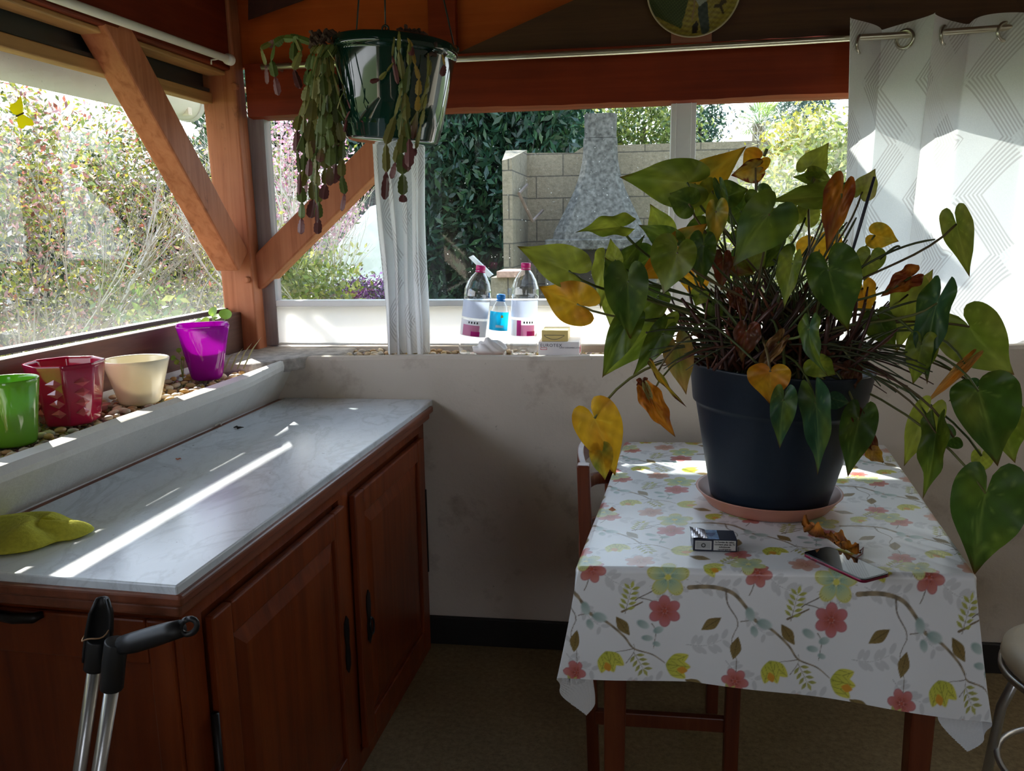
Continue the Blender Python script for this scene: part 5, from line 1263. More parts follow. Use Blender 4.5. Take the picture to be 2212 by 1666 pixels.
LV = [
 # bx,by,tx,ty,w,Y,colour,opts
 (1484,394,1346,384,108,1.85,'G',dict(c2='L',mixa=.35,fold=.1,dY=-.02)),
 (1500,396,1612,319,92,1.93,'Y',dict(c2='V',mixa=.35,edge=None,fold=.12,roll=15)),
 (1632,362,1582,380,50,1.90,'P',dict(c2='Y',edge='R',fold=.3,roll=-30)),
 (1640,345,1600,372,60,1.93,'O',dict(c2='Y',fold=.3,roll=40)),
 (1228,585,1121,542,92,1.78,'L',dict(c2='V',mixa=.5,fold=.2,dY=-.03)),
 (1246,657,1163,628,96,1.76,'Y',dict(c2='O',mixa=.3,fold=.15,lobe=1.5)),
 (1340,490,1244,497,48,1.80,'L',dict(c2='G',fold=.5,roll=45,curl=.3)),
 (1328,562,1316,517,38,1.78,'L',dict(fold=.2)),
 (1338,578,1398,514,46,1.82,'D',dict(c2='G',fold=.3,roll=25)),
 (1306,570,1292,664,44,1.84,'L',dict(c2='V',fold=.3,roll=25)),
 (1334,604,1304,560,56,1.76,'D',dict(c2='G',fold=.2)),
 (1356,607,1357,733,96,1.72,'D',dict(c2='G',mixa=.3,fold=.25,droop=.2)),
 (1352,702,1294,812,66,1.75,'G',dict(c2='D',fold=.25,bend=.1)),
 (1415,702,1306,814,78,1.82,'L',dict(c2='G',mixa=.6,fold=.15)),
 (1430,722,1374,815,52,1.78,'G',dict(c2='D',fold=.25)),
 (1462,752,1484,852,66,1.79,'V',dict(c2='T',mixa=.5,fold=.2)),
 (1284,904,1341,1022,104,1.72,'Y',dict(c2='O',mixa=.2,fold=.12,lobe=.9)),
 (1300,975,1312,1038,52,1.725,'Y',dict(c2='V',fold=.3,stalk=False)),
 (1404,858,1456,946,50,1.72,'O',dict(c2='R',mixa=.3,crumple=.05,fold=.3)),
 (1388,824,1392,849,26,1.73,'R',dict(c2='B',crumple=.08,stalk=False)),
 (1396,838,1412,880,16,1.72,'P',dict(fold=.8,crumple=.04,stalk=False)),
 (1421,804,1476,884,15,1.72,'V',dict(c2='Y',edge='B',fold=.9,roll=30)),
 (1664,804,1662,872,92,1.68,'Y',dict(c2='O',mixa=.55,fold=.2,lobe=.8,edge=None)),
 (1692,866,1678,968,56,1.66,'S',dict(c2='G',mixa=.4,fold=.3,edge=None)),
 (1748,710,1745,810,44,1.66,'G',dict(c2='S',fold=.4,bend=.35,roll=25,curl=.2)),
 (1762,872,1781,1030,66,1.67,'S',dict(c2='G',mixa=.3,fold=.35,bend=-.16,roll=20)),
 (1800,862,1836,872,40,1.70,'S',dict(fold=.3,stalk=False)),
 (1855,908,1826,1028,76,1.74,'D',dict(c2='G',mixa=.25,fold=.15)),
 (1858,913,1902,1005,40,1.75,'B',dict(c2='R',crumple=.05,fold=.3)),
 (1886,975,1910,1000,34,1.745,'T',dict(c2='Y',crumple=.03,stalk=False)),
 (2001,896,1944,1001,66,1.83,'L',dict(c2='V',mixa=.4,fold=.2)),
 (2022,936,2006,1081,58,1.78,'G',dict(c2='D',fold=.5,roll=30,bend=-.1)),
 (2060,945,2030,960,60,1.80,'D',dict(fold=.2)),
 (2114,846,2163,1010,136,1.80,'D',dict(c2='V',mixa=.2,fold=.1,lobe=.6)),
 (2172,902,2178,1000,84,1.86,'G',dict(c2='V',mixa=.4,fold=.12)),
 (2104,840,2050,862,46,1.84,'S',dict(c2='D',fold=.2)),
 (2128,870,2188,862,58,1.90,'G',dict(fold=.15)),
 (2129,1066,2092,1236,150,1.74,'D',dict(c2='G',mixa=.15,fold=.08,droop=.08,lobe=1.1)),
 (2120,985,2116,1030,44,1.90,'L',dict(c2='V',fold=.2)),
 (2094,706,2180,820,132,1.86,'G',dict(c2='V',mixa=.35,fold=.12)),
 (2024,655,1975,820,70,1.80,'D',dict(c2='S',fold=.4,roll=20,bend=.15)),
 (1962,636,1950,758,80,1.90,'V',dict(c2='L',mixa=.5,fold=.15)),
 (2012,690,2040,765,54,1.92,'V',dict(c2='Y',mixa=.4,fold=.2)),
 (1968,598,1902,634,50,1.86,'R',dict(c2='O',mixa=.25,crumple=.06)),
 (1984,632,2020,585,42,1.93,'T',dict(c2='V',fold=.3)),
 (2066,484,2092,597,64,1.90,'V',dict(c2='G',mixa=.4,fold=.25,roll=20)),
 (1790,582,1816,716,112,1.70,'D',dict(c2='G',mixa=.2,fold=.08)),
 (1890,508,1942,522,58,1.95,'Y',dict(c2='V',mixa=.25,fold=.3)),
 (1880,552,1868,606,62,1.90,'V',dict(c2='G',fold=.25)),
 (1764,524,1772,580,96,2.05,'Y',dict(c2='O',mixa=.2,fold=.1)),
 (1818,418,1785,540,62,1.80,'O',dict(c2='R',mixa=.5,crumple=.025,fold=.3)),
 (1846,404,1804,402,22,1.93,'D',dict(c2='S',fold=.3)),
 (1863,414,1890,364,52,1.88,'P',dict(c2='L',fold=.4,roll=20)),
 (1746,362,1792,310,62,1.97,'L',dict(c2='V',fold=.15)),
 (1760,386,1714,380,30,1.95,'G',dict(fold=.3)),
 (1758,378,1806,402,34,1.95,'G',dict(c2='V',fold=.3)),
 (1790,424,1664,428,62,1.88,'G',dict(c2='V',mixa=.4,fold=.3,roll=25,curl=.3)),
 (1800,420,1806,456,36,1.9,'D',dict(c2='G')),
 (1662,462,1580,566,116,1.72,'G',dict(c2='S',mixa=.3,fold=.15,lobe=1.0)),
 (1574,424,1614,404,62,1.86,'D',dict(c2='G',fold=.3)),
 (1556,404,1574,466,26,1.80,'S',dict(c2='G',fold=.6)),
 (1538,412,1500,474,62,1.92,'L',dict(c2='G',mixa=.4,fold=.15)),
 (1560,452,1530,500,54,1.93,'L',dict(c2='G',fold=.2)),
 (1546,456,1540,534,48,1.76,'V',dict(c2='Y',mixa=.4,fold=.35)),
 (1450,524,1386,481,60,1.80,'D',dict(c2='G',fold=.15)),
 (1466,530,1522,478,66,1.80,'V',dict(c2='O',mixa=.5,fold=.2)),
 (1462,545,1442,634,100,1.68,'G',dict(c2='V',mixa=.45,fold=.2,lobe=1.1)),
 (1444,560,1374,604,64,1.76,'O',dict(c2='Y',mixa=.3,fold=.15)),
 (1520,530,1516,620,60,1.74,'D',dict(c2='G',mixa=.2,fold=.15)),
 (1500,600,1488,640,66,2.00,'Y',dict(c2='O',mixa=.4,fold=.1)),
 (1562,562,1560,628,44,1.82,'R',dict(c2='B',crumple=.04,fold=.3)),
 (1588,572,1630,596,40,1.84,'V',dict(c2='R',mixa=.5,fold=.3)),
 (1640,540,1610,600,60,1.86,'G',dict(c2='L',fold=.2)),
 (1690,535,1648,578,56,1.82,'G',dict(c2='D',fold=.25)),
 (1712,568,1694,664,50,1.74,'G',dict(c2='L',mixa=.4,fold=.4,roll=20)),
 (1864,622,1872,690,62,1.92,'Y',dict(c2='O',mixa=.4,crumple=.03)),
 (1880,690,1872,726,24,1.92,'T',dict(c2='Y',crumple=.03,stalk=False)),
 (1612,716,1597,782,58,1.73,'B',dict(c2='R',mixa=.4,crumple=.03)),
 (1682,742,1630,812,36,1.72,'B',dict(c2='T',mixa=.4,crumple=.05,fold=.5)),
 (1766,782,1800,815,58,1.70,'G',dict(c2='L',mixa=.4,fold=.25,roll=25)),
 (1990,745,1976,830,66,1.80,'G',dict(c2='L',mixa=.3,fold=.25)),
 (1512,634,1500,660,44,1.86,'G',dict(c2='L')),
 (2084,786,1996,874,26,1.84,'T',dict(c2='O',fold=.6,crumple=.03)),
 (1845,800,1830,856,44,1.78,'B',dict(crumple=.06,fold=.3)),
 (1680,470,1700,450,44,1.73,'G',dict(c2='L',stalk=False)),
 (1540,660,1560,690,40,1.85,'G',dict(c2='D')),(1420,640,1380,690,60,1.86,'D',dict(c2='G')),
 (1488,440,1440,420,70,1.84,'G',dict(c2='D',fold=.2)),(1600,455,1560,420,70,1.9,'D',dict(c2='G',fold=.2)),(1520,500,1470,560,74,1.88,'D',dict(c2='G')),(1640,420,1668,470,60,1.84,'D',dict(c2='G')),(1400,560,1350,590,70,1.88,'G',dict(c2='D')),(1580,560,1600,610,64,1.93,'D',dict(c2='G')),(1330,650,1310,700,64,1.86,'G',dict(c2='L')),(1740,470,1760,420,54,2.0,'V',dict(c2='L')),(1428,500,1412,440,60,1.95,'L',dict(c2='G')),(1900,690,1930,760,66,1.86,'D',dict(c2='G')),
 (1600,500,1640,520,50,1.9,'G',dict(c2='D')),(1720,450,1700,505,46,1.95,'G',dict(c2='L')),(1590,640,1610,690,36,1.8,'R',dict(c2='B',crumple=.05)),
]
for (bx, by, tx, ty, w, Y, c, kw) in LV: leaf(bx, by, tx, ty, w, Y, c, **kw)
# flower spike standing up at the back right, and the short one at the top
def spike(p0, p1, Y, r, col, name='flower_spike'):
    a, b = P(*p0, Y), P(*p1, Y); m = MB(); m.tube([a, a.lerp(b,.5), b], [r*.75, r, r*.8], 8); return m.build(name, STK, pp, smooth=True, cols=[col]*len(m.v))
spike((1832,574),(1889,382),1.85,.0036,(.035,.035,.06)); spike((1650,338),(1657,322),1.9,.004,(.12,.12,.05))
# bare stalks and the tangle of dry stems over the soil
mb, cs = MB(), []
def dry(p0, p1, r, col, sag=.0, n=7):
    m_ = (p0+p1)/2+Vector((rl.uniform(-.02,.02), rl.uniform(-.02,.02), sag+rl.uniform(-.01,.02))); pts = bez(p0, p0.lerp(m_,.7), p1.lerp(m_,.7), p1, n); k = len(mb.v); mb.tube(pts, [r*1.2]+[r]*(n-2)+[r*.6], 5); cs.extend([col]*(len(mb.v)-k))
def sp(x, y, Y): return P(x, y, Y)
for i in range(250):
    x0 = rl.uniform(1520,1840); Yb = rl.uniform(1.78,2.06); p0 = sp(x0, 800-(Yb-1.78)*70, Yb); 
    x1 = x0+rl.uniform(-140,140); y1 = rl.uniform(600,760); p1 = sp(x1, y1, Yb+rl.uniform(-.08,.08))
    dry(p0, p1, rl.uniform(.0016,.0052), [(.06,.016,.010),(.10,.025,.012),(.045,.018,.012),(.14,.045,.02)][rl.randrange(4)])
for i in range(46):
    sgn = 1 if rl.random() < .6 else -1; Yb = rl.uniform(1.76,2.0); p0 = sp(1680+sgn*rl.uniform(20,120), rl.uniform(740,790), Yb)
    x1 = 1680+sgn*rl.uniform(220,340)*(1 if sgn > 0 else .85); p1 = sp(x1, rl.uniform(735,830)+(20 if sgn > 0 else -30), Yb-.05); dry(p0, p1, rl.uniform(.0014,.0024), [(.05,.06,.025),(.09,.03,.02),(.06,.075,.03)][rl.randrange(3)], .03)
tag(mb.build('dry_stems', STK, pp, smooth=True, cols=cs), kind='stuff')
mb, cs = MB(), []
for i in range(60):
    Yb = rl.uniform(1.8,2.04); p0 = sp(rl.uniform(1560,1810), 770, Yb); q = rl.uniform(-1,1); p1 = sp(1680+q*rl.uniform(120,210), rl.uniform(500,650), Yb+rl.uniform(-.06,.06)); dry(p0, p1, rl.uniform(.0018,.0028), [(.08,.11,.03),(.12,.14,.04),(.06,.09,.025)][rl.randrange(3)], .02, 9)
for (x0,y0,x1,y1,Yb) in ((1840,590,2020,517,1.86),(1900,560,1944,535,1.86),(1850,700,1980,650,1.82),(1840,770,1985,700,1.82),(1800,790,1960,760,1.8),(1640,790,1520,690,1.72),(1640,760,1540,640,1.74),(1670,560,1720,650,1.8),(1760,600,1830,480,1.86),(1780,600,1850,470,1.9)):
    dry(sp(x0,y0,Yb), sp(x1,y1,Yb), .0026, (.07,.09,.03), .01, 9)
tag(mb.build('bare_stalks', STK, pp, smooth=True, cols=cs), kind='stuff')
# fallen leaf on the cloth
fl0 = [PZ(1736,1132,.775), PZ(1757,1140,.772), PZ(1785,1150,.766), PZ(1812,1165,.770), PZ(1838,1180,.765), PZ(1858,1190,.758)]
mb, cs = MB(), []; n = 36; m = 17
wid = [.012,.026,.020,.028,.024,.006]
for i in range(n):
    f = i/(n-1.)*(len(fl0)-1); k = min(int(f), len(fl0)-2); p = fl0[k].lerp(fl0[k+1], f-k); wv2 = wid[k]+(wid[k+1]-wid[k])*(f-k)
    for j in range(m):
        v = j/(m-1.)*2-1; ang = 1.15*v*(1+.4*math.sin(f*2.1)); z = .020*(1-math.cos(ang))*1.3+.005*math.sin(f*6+v*4)+.003*math.sin(f*13+v*9)
        q = p+Vector((-.25,.97,0))*(wv2*math.sin(ang)*1.1)+Vector((0,0,z)); q.z = max(q.z-.012, .7535+.001*abs(v))
        mb.v.append(tuple(q)); cs.append(tuple(np.array((.50,.17,.025))*(.7+.35*math.sin(f*7+v*5))+np.array((.06,.03,0))*math.sin(v*9+f*3)))
mb.v = [tuple(v) for v in mb.v]; mb.f = [(i*m+j, i*m+j+1, (i+1)*m+j+1, (i+1)*m+j) for i in range(n-1) for j in range(m-1)]
cs = np.clip(np.array(cs), .01, 1)
fl = thing('fallen_leaf', fl0[3]*1, 'crumpled orange-brown dry leaf lying on the tablecloth above the phone', 'dry leaf'); fl.location.z = .7535; fl['_base'] = list(fl.location)
mb.build('blade', LEAF, fl, smooth=True, cols=cs, fix=False)
s_ = MB(); s_.tube([fl0[5], PZ(1865,1183,.757), PZ(1863,1195,.756), PZ(1850,1206,.7545), PZ(1840,1212,.754)], .0016, 6); s_.build('stalk', STK, fl, smooth=True, cols=[(.2,.05,.04)]*len(s_.v))
c = PZ(1322,1103,.756); mb = MB(); mb.add([c+Vector((-.008,.004,0)),c+Vector((.0,.008,.006)),c+Vector((.009,0,.002)),c+Vector((.001,-.005,.0))], [(0,1,3),(1,2,3)])
tag(mb.build('leaf_scrap', mat('dry_scrap', (.5,.2,.1), .8, .2, 50.), solid=.0008), 'tiny dry leaf scrap near the left edge of the tablecloth', 'leaf scrap')
# ------------------------------------------------------------------ the garden outside
FOL = colmat('garden_leaf', .3, .35, .5); BARK = colmat('bark', .85)
rng = np.random.RandomState(11)
def foliage(name, parent, centres, rads, n, size, cols, asp=.45, spread=.10, hang=0., nclu=None, shell=.5):
    centres = np.array([tuple(c) for c in centres]); rads = np.array(rads)
    nclu = nclu or max(20, n//40); vol = rads.prod(1)**(2/3.); pk_ = rng.choice(len(centres), nclu, p=vol/vol.sum())
    d = rng.randn(nclu, 3); d /= np.linalg.norm(d, axis=1)[:, None]; rr = (shell+(1-shell)*rng.rand(nclu))**.6
    cl = centres[pk_]+d*rr[:, None]*rads[pk_]
    ci = rng.randint(0, nclu, n); p = cl[ci]+rng.randn(n, 3)*spread
    a = rng.randn(n, 3); a[:, 2] -= hang; a /= np.linalg.norm(a, axis=1)[:, None]
    b = np.cross(a, rng.randn(n, 3)); b /= np.linalg.norm(b, axis=1)[:, None]
    s = size*(.6+.8*rng.rand(n))[:, None]; nn = np.cross(a, b)
    V = np.stack([p-a*s*.5, p+b*s*asp*.5+nn*s*.06, p+a*s*.5, p-b*s*asp*.5+nn*s*.06], 1).reshape(-1, 3)
    Fc = np.arange(4*n).reshape(n, 4)
    cc = np.array(cols)[rng.randint(0, len(cols), n)]*(.45+.6*rng.rand(n))[:, None]
    return fast(name, V, Fc, FOL, parent=parent, cols=np.clip(np.repeat(cc, 4, 0), .004, 1))
def twigs(name, parent, root, h, spread, depth, n0, r0, cols, bend=.25, up=.5, lean=(0,0,0)):
    mb, cs = MB(), []; R_ = random.Random(int(abs(root[0]*977+root[1]*131)))
    def grow(p, d, l, r, k):
        pts = [p]; q = p.copy(); dd = d.copy()
        for i in range(3):
            dd = (dd+Vector((R_.uniform(-1,1), R_.uniform(-1,1), R_.uniform(-.6,1)*up))*bend).normalized(); q = q+dd*l/3; pts.append(q.copy())
        b = len(mb.v); mb.tube(pts, [r, r*.85, r*.7, r*.55], 4 if k < depth-1 else 5, cap=False); cs.extend([cols[R_.randrange(len(cols))]]*(len(mb.v)-b))
        if k > 0:
            for i in range(3 if k > 1 else 4):
                f = pts[R_.randrange(1, 4)]; nd = (dd+Vector((R_.uniform(-1,1), R_.uniform(-1,1), R_.uniform(-.4,.9)*up+.1))*spread).normalized(); grow(f, nd, l*R_.uniform(.55,.8), r*.55, k-1)
    for i in range(n0):
        d = Vector((R_.uniform(-1,1)*spread, R_.uniform(-1,1)*spread, 1))+Vector(lean); grow(Vector(root)+Vector((R_.uniform(-.12,.12), R_.uniform(-.12,.12), 0)), d.normalized(), h*.45, r0, depth)
    return mb.build(name, BARK, parent, cols=cs, fix=False)
GZ = -.12
gm, gnt, gb = nm('garden_earth_grass'); gf = noise(gnt, 3., 8, .7); link(gnt, ramp(gnt, gf, [(.35, (.10,.09,.045)), (.5, (.11,.15,.04)), (.7, (.18,.22,.06))]), gb.inputs['Base Color']); setv(gb, 'Roughness', .95)
S(MB().box((-40,-40,GZ-.1),(40,45,GZ)).build('garden_ground', gm))
YG = [(.42,.42,.07),(.30,.34,.06),(.52,.44,.06),(.20,.25,.06),(.14,.19,.05),(.55,.50,.30),(.58,.30,.28),(.62,.56,.52),(.36,.12,.08)]  # whitish tones paint in leaf glints as well as blossom
TW = [(.36,.31,.25),(.27,.22,.17),(.46,.41,.35)]
def shrub(s, t, h, rs, rt_, n, cols, label, name='shrub', tw=True, size=.044, cat='shrub', grp='shrubs outside the left window'):
    b = L(s, t, 0); b.z = GZ; o = thing(name, b, label, cat, grp)
    cs_ = [L(s, t, h*.55), L(s+rs*.45, t+.1, h*.45), L(s-rs*.45, t-.1, h*.5), L(s, t, h*.78)]
    rd = [(rt_, rs, h*.46), (rt_*.8, rs*.7, h*.42), (rt_*.8, rs*.7, h*.42), (rt_*.7, rs*.7, h*.22)]
    foliage('foliage', o, cs_, rd, n, size, cols, spread=.09, shell=.2)
    if tw: twigs('branches', o, b, h*.98, .40, 4, 5, .016, TW)
    return o
shrub(1.7,-2.5,2.5,.62,.42, 9000, YG, 'twiggy blossoming shrub at the far left of the garden behind the butterfly sticker')
shrub(3.1,-2.75,2.5,.62,.42, 9000, YG+[(.2,.25,.06)]*3, 'twiggy yellow-green shrub in the middle of the left window')
shrub(4.5,-2.45,2.45,.62,.42, 9000, [(.38,.40,.07),(.25,.30,.06),(.46,.42,.10),(.16,.2,.05),(.55,.46,.42)], 'twiggy yellow-green shrub seen just left of the corner post')
shrub(6.0,-3.1,2.3,.7,.5, 8000, [(.30,.33,.06),(.2,.24,.05),(.6,.5,.45)], 'loose shrub deeper in the garden beyond the corner post', name='shrub')
ho = thing('hedge', L(4.4,-4.9,0)+Vector((0,0,GZ)), 'dark green hedge standing behind the twiggy shrubs on the left', 'hedge')
foliage('foliage', ho, [L(s_,-4.9,h_) for s_ in (.5,2.,3.5,5.,6.5,8.) for h_ in (.5,1.3,1.95)], [(.75,1.1,.55)]*18, 30000, .085, [(.035,.06,.02),(.05,.085,.025),(.08,.11,.03),(.13,.14,.06)], spread=.1, shell=.4)
MB().lbox((0,-5.15,GZ),(8.5,-4.7,2.0)).build('shade_core', mat('hedge_shade_core', (.008,.012,.005), .95, .5, 9.), ho, bevel=.15, seg=3)  # solid filler added; its near-black stands in for shade inside the hedge
# low greens right under the left window
shrub(1.3,-1.35,1.05,.8,.35, 2600, [(.10,.19,.04),(.18,.26,.06),(.30,.33,.1)], 'low dark green plant close outside the left window', name='low_shrub', tw=False, size=.055)
shrub(2.9,-1.5,1.05,.9,.4, 2600, [(.12,.2,.05),(.22,.28,.07)], 'low green plant outside the window near the post', name='low_shrub', tw=False, size=.05)
# pink blossom tree
Yt = 5.2
b = P(628,600,Yt); b.z = GZ; o = thing('blossom_tree', b, 'pink flowering tree with bare pale twigs right of the corner post', 'tree')
twigs('branches', o, b, 2.2, .36, 4, 7, .016, [(.5,.44,.36),(.38,.32,.25),(.6,.55,.48)], lean=(-.25,0,0))
ctrs = [P(x, y, Yt+.2*k) for k, (x, y) in enumerate(((620,300),(680,290),(600,380),(640,440),(690,500),(745,470),(720,380),(600,470)))]
foliage('blossom', o, ctrs, [(.30,.4,.24)]*len(ctrs), 3600, .028, [(.72,.36,.46),(.78,.55,.60),(.60,.22,.36),(.7,.45,.5)], asp=.8, spread=.04, nclu=240, shell=.1)
foliage('leaves', o, ctrs, [(.36,.4,.3)]*len(ctrs), 900, .03, [(.40,.45,.08),(.26,.33,.06)], spread=.06, nclu=200, shell=.1)
b = P(640,620,4.6); b.z = GZ; o = thing('low_shrub', b, 'leafy yellow-green shrub below the blossom tree', 'shrub')
foliage('foliage', o, [P(635,600,4.6), P(600,560,4.7), P(680,615,4.6)], [(.28,.3,.24)]*3, 2600, .04, [(.30,.34,.06),(.2,.26,.05),(.45,.42,.12)], spread=.06, shell=.1)
# evergreen hedge behind the barbecue
Yc = 9.4
ho = thing('conifer_hedge', Vector((P(900,300,Yc).x,Yc,GZ)), 'tall dark conifer hedge left of and behind the barbecue', 'hedge')
pal_ = [(.022,.07,.035),(.038,.10,.05),(.06,.135,.05),(.03,.08,.05)]
xs_ = [P(x,300,Yc).x for x in range(520,1260,75)]
foliage('foliage', ho, [Vector((x,Yc,h_)) for x in xs_ for h_ in (.5,1.3,2.1,2.8)], [(.45,.5,.55)]*(4*len(xs_)), 46000, .13, pal_, asp=.32, spread=.13, hang=.9, nclu=3600, shell=.5)
MB().box((xs_[0],Yc-.15,GZ),(xs_[-1],Yc+.3,2.95)).build('shade_core', mat('conifer_shade_core', (.003,.008,.006), .95, .5, 7.), ho, bevel=.2, seg=3)  # filler box behind the sprays, near-black as painted inner shade
# concrete block wall and barbecue
Yw = 7.9
zl, zr = P(1200,325,Yw).z, P(1430,312,Yw).z
w0, w1 = P(1130,400,Yw).x, P(1664,400,Yw).x
wt = thing('block_wall', ((w0+w1)/2,Yw,GZ), 'weathered concrete block garden wall behind the barbecue', 'garden wall')
xm_ = P(1262,320,Yw).x
MB().prism([(w0,Yw,GZ),(w1,Yw,GZ),(w1,Yw,P(1664,303,Yw).z),(P(1470,308,Yw).x,Yw,P(1470,309,Yw).z),(xm_,Yw,P(1262,316,Yw).z),(P(1240,328,Yw).x,Yw,P(1240,330,Yw).z),(w0,Yw,P(1140,330,Yw).z)], (0,.2,0)).build('blocks', BLOCK, wt)
bq = thing('barbecue', (P(1297,500,7.5).x,7.5,GZ), 'old concrete garden barbecue with a flared chimney hood', 'barbecue')
Yf = 7.0
xa_, xb_ = P(1086,450,Yf).x, P(1107,450,Yf).x; xbk = P(1140,450,Yw).x
zt0_, zt1_ = P(1086,347,Yf).z, P(1118,318,Yw-.3).z
MB().hexa([(xa_,Yf,GZ),(xb_,Yf,GZ),(xbk,Yw-.01,GZ),(xbk-.2,Yw-.01,GZ),(xa_,Yf,zt0_),(xb_,Yf,zt0_+.02),(xbk,Yw-.01,zt1_),(xbk-.2,Yw-.01,zt1_)]).build('side_wall', BLOCK, bq)
cxb = P(1297,400,7.55).x; kpx = 7.55/F*1.01
secs = [(516,95,.36),(500,92,.35),(470,78,.31),(440,64,.27),(410,51,.23),(380,42,.20),(350,36,.18),(330,34.5,.175),(302,34,.17)]
def loft(secs, name, n=10):
    mb = MB(); vs = []
    for (py, hw, hd) in secs:
        z = P(1297,py,7.55).z; a = hw*kpx
        for k in range(20):
            q = 2*PI*k/20; c, s = math.cos(q), math.sin(q); g = (abs(c)**n+abs(s)**n)**(-1./n); vs.append((cxb+a*c*g, 7.55+hd*s*g, z))
    m = len(secs)
    mb.add(vs, [(i*20+k, i*20+(k+1)%20, (i+1)*20+(k+1)%20, (i+1)*20+k) for i in range(m-1) for k in range(20)]+[tuple(range(19,-1,-1)), tuple((m-1)*20+k for k in range(20))])
    return mb.build(name, GRITC, bq)
loft(secs, 'hood'); loft([(301,32,.165),(270,32,.165),(250,33,.17)], 'chimney')
zs0, zs1 = P(1297,538,7.3).z, P(1297,516,7.3).z
x0_, x1_ = P(1178,525,7.2).x, P(1420,525,7.2).x
MB().box((x0_,7.15,zs0),(x1_,7.88,zs1)).build('lintel', GRITC, bq, bevel=.01)
x2_, x3_ = P(1205,560,7.25).x, P(1392,560,7.25).x; zf0 = P(1297,650,7.2).z
MB().box((x0_,7.2,zf0),(x2_,7.88,zs0)).build('fire_cheek', GRITC, bq); MB().box((x3_,7.2,zf0),(x1_,7.88,zs0)).build('fire_cheek', GRITC, bq)
MB().box((x2_,7.7,zf0),(x3_,7.88,zs0)).build('fire_back', BLACKM, bq); MB().box((x0_,7.1,zf0-.1),(x1_,7.9,zf0)).build('hearth', GRITC, bq)
MB().box((x0_,7.2,GZ),(x1_,7.88,zf0-.1)).build('base', BLOCK, bq)
rb0, rb1 = P(1121,418,7.0), P(1150,478,7.1); 
ir = mat('rusty_iron', (.12,.08,.06), .7, .3)
MB().tube([rb0+Vector((.0,.6,.1)), rb0, rb1, rb1+Vector((.03,.6,.1))], .014, 6).build('grill_bracket', ir, bq)
px0, px1 = P(1060,600,6.2).x, P(1106,600,6.2).x; zt_p = P(1080,600,6.2).z
pr_ = thing('block_pier', ((px0+px1)/2,6.25,GZ), 'low concrete block pier with a reddish cap left of the barbecue', 'pier')
MB().box((px0,6.2,GZ),(px1,6.5,zt_p)).build('blocks', BLOCK, pr_); MB().box((px0+.05,6.17,zt_p),(px1+.06,6.53,zt_p+.05)).build('cap', mat('red_brick_cap', (.4,.24,.18), .8, .25, 40.), pr_, bevel=.006)
a, b = P(1018,560,6.6), P(1062,598,6.6)
tag(MB().prism([P(1012,556,6.6),P(1020,552,6.6),P(1064,594,6.6),P(1056,600,6.6)], (0,.06,0)).build('leaning_plank', mat('grey_plank', (.45,.44,.42), .8, .2)), 'pale grey plank leaning against the low block pier', 'plank')
# leaning sheet, heather, gate post
tag(MB().prism([P(676,592,5.6),P(800,446,5.9),P(860,430,6.0),P(860,600,6.0),P(804,609,5.9),P(679,632,5.6)], (0,.02,0)).build('leaning_sheet', mat('pale_sheet', (.62,.63,.58), .7, .15, 9.)), 'pale fibre sheet leaning in the garden behind the gathered curtain', 'sheet')
b = P(750,645,5.0); b.z = GZ; o = thing('heather', b, 'low purple flowering heather in front of the leaning sheet', 'shrub')
foliage('foliage', o, [P(745,640,5.0), P(800,640,5.0)], [(.25,.2,.09)]*2, 3000, .025, [(.22,.08,.26),(.30,.13,.34),(.12,.12,.06)], spread=.04, shell=.1)
gp0, gp1 = P(1666,340,8.3), P(1700,340,8.3)
tag(MB().box((gp0.x,8.3,GZ),(gp1.x,8.4,P(1680,306,8.3).z)).build('gate_post', WHITE, bevel=.01), 'bright white rendered gate post at the end of the block wall', 'gate post')
# planting beyond the wall
def bush(px, py, Y, rx, rz, n, cols, label, size=.06, name='bush', asp=.45, tw=None, cat='bush', grp=None, hang=0., spread=.1, leaves=True):
    c = P(px, py, Y); b = Vector((c.x, Y, GZ)); o = thing(name, b, label, cat, grp)
    if leaves: foliage('foliage', o, [c], [(rx, rx*.8, rz)], n, size, cols, asp=asp, spread=spread, shell=.2, hang=hang)
    if tw: twigs('branches', o, Vector((c.x, Y, c.z-rz*tw)), rz*(1+tw), .6, 4, 4, .02*rx, [(.42,.36,.3),(.3,.26,.2),(.5,.46,.4)])
    else:
        m_ = MB(); m_.tube([b, Vector((c.x,Y,c.z))], [.07,.03], 6); m_.build('trunk', BARK, o, cols=[(.12,.09,.06)]*len(m_.v))
    return o
bush(1200,290,11.6,.75,.6,6000,[(.07,.14,.04),(.13,.19,.05),(.19,.23,.06),(.04,.09,.03)],'green tree above the conifer hedge left of the chimney',.08,'tree',cat='tree',hang=.4)
bush(1390,275,11.0,.75,.75,6000,[(.16,.22,.05),(.26,.31,.08),(.10,.15,.04),(.40,.42,.10)],'sunlit green tree above the wall right of the chimney',.075,'tree',cat='tree',hang=.4)
bush(1512,275,13.0,.36,.65,2600,[(.04,.09,.06),(.06,.12,.07),(.03,.07,.05)],'dark conifer peeping out right of the white mullion',.09,'conifer',.3,cat='tree',hang=.5)
bush(1720,250,15.0,.55,.55,1500,[(.07,.12,.10),(.10,.16,.12)],'thin blue-green tree against the white sky',.11,'tree',.25,tw=1.4,cat='tree',hang=.2)
bush(1640,300,11.0,.6,.42,300,[(.4,.37,.25)],'bare twiggy shrub above the wall below the palm',.05,'bare_shrub',tw=1.0,cat='shrub')
bush(1745,330,7.2,.30,.28,2000,[(.55,.48,.06),(.42,.42,.08),(.6,.52,.2)],'yellow-flowering shrub beside the white gate post',.055,'yellow_shrub',tw=.9,cat='shrub')
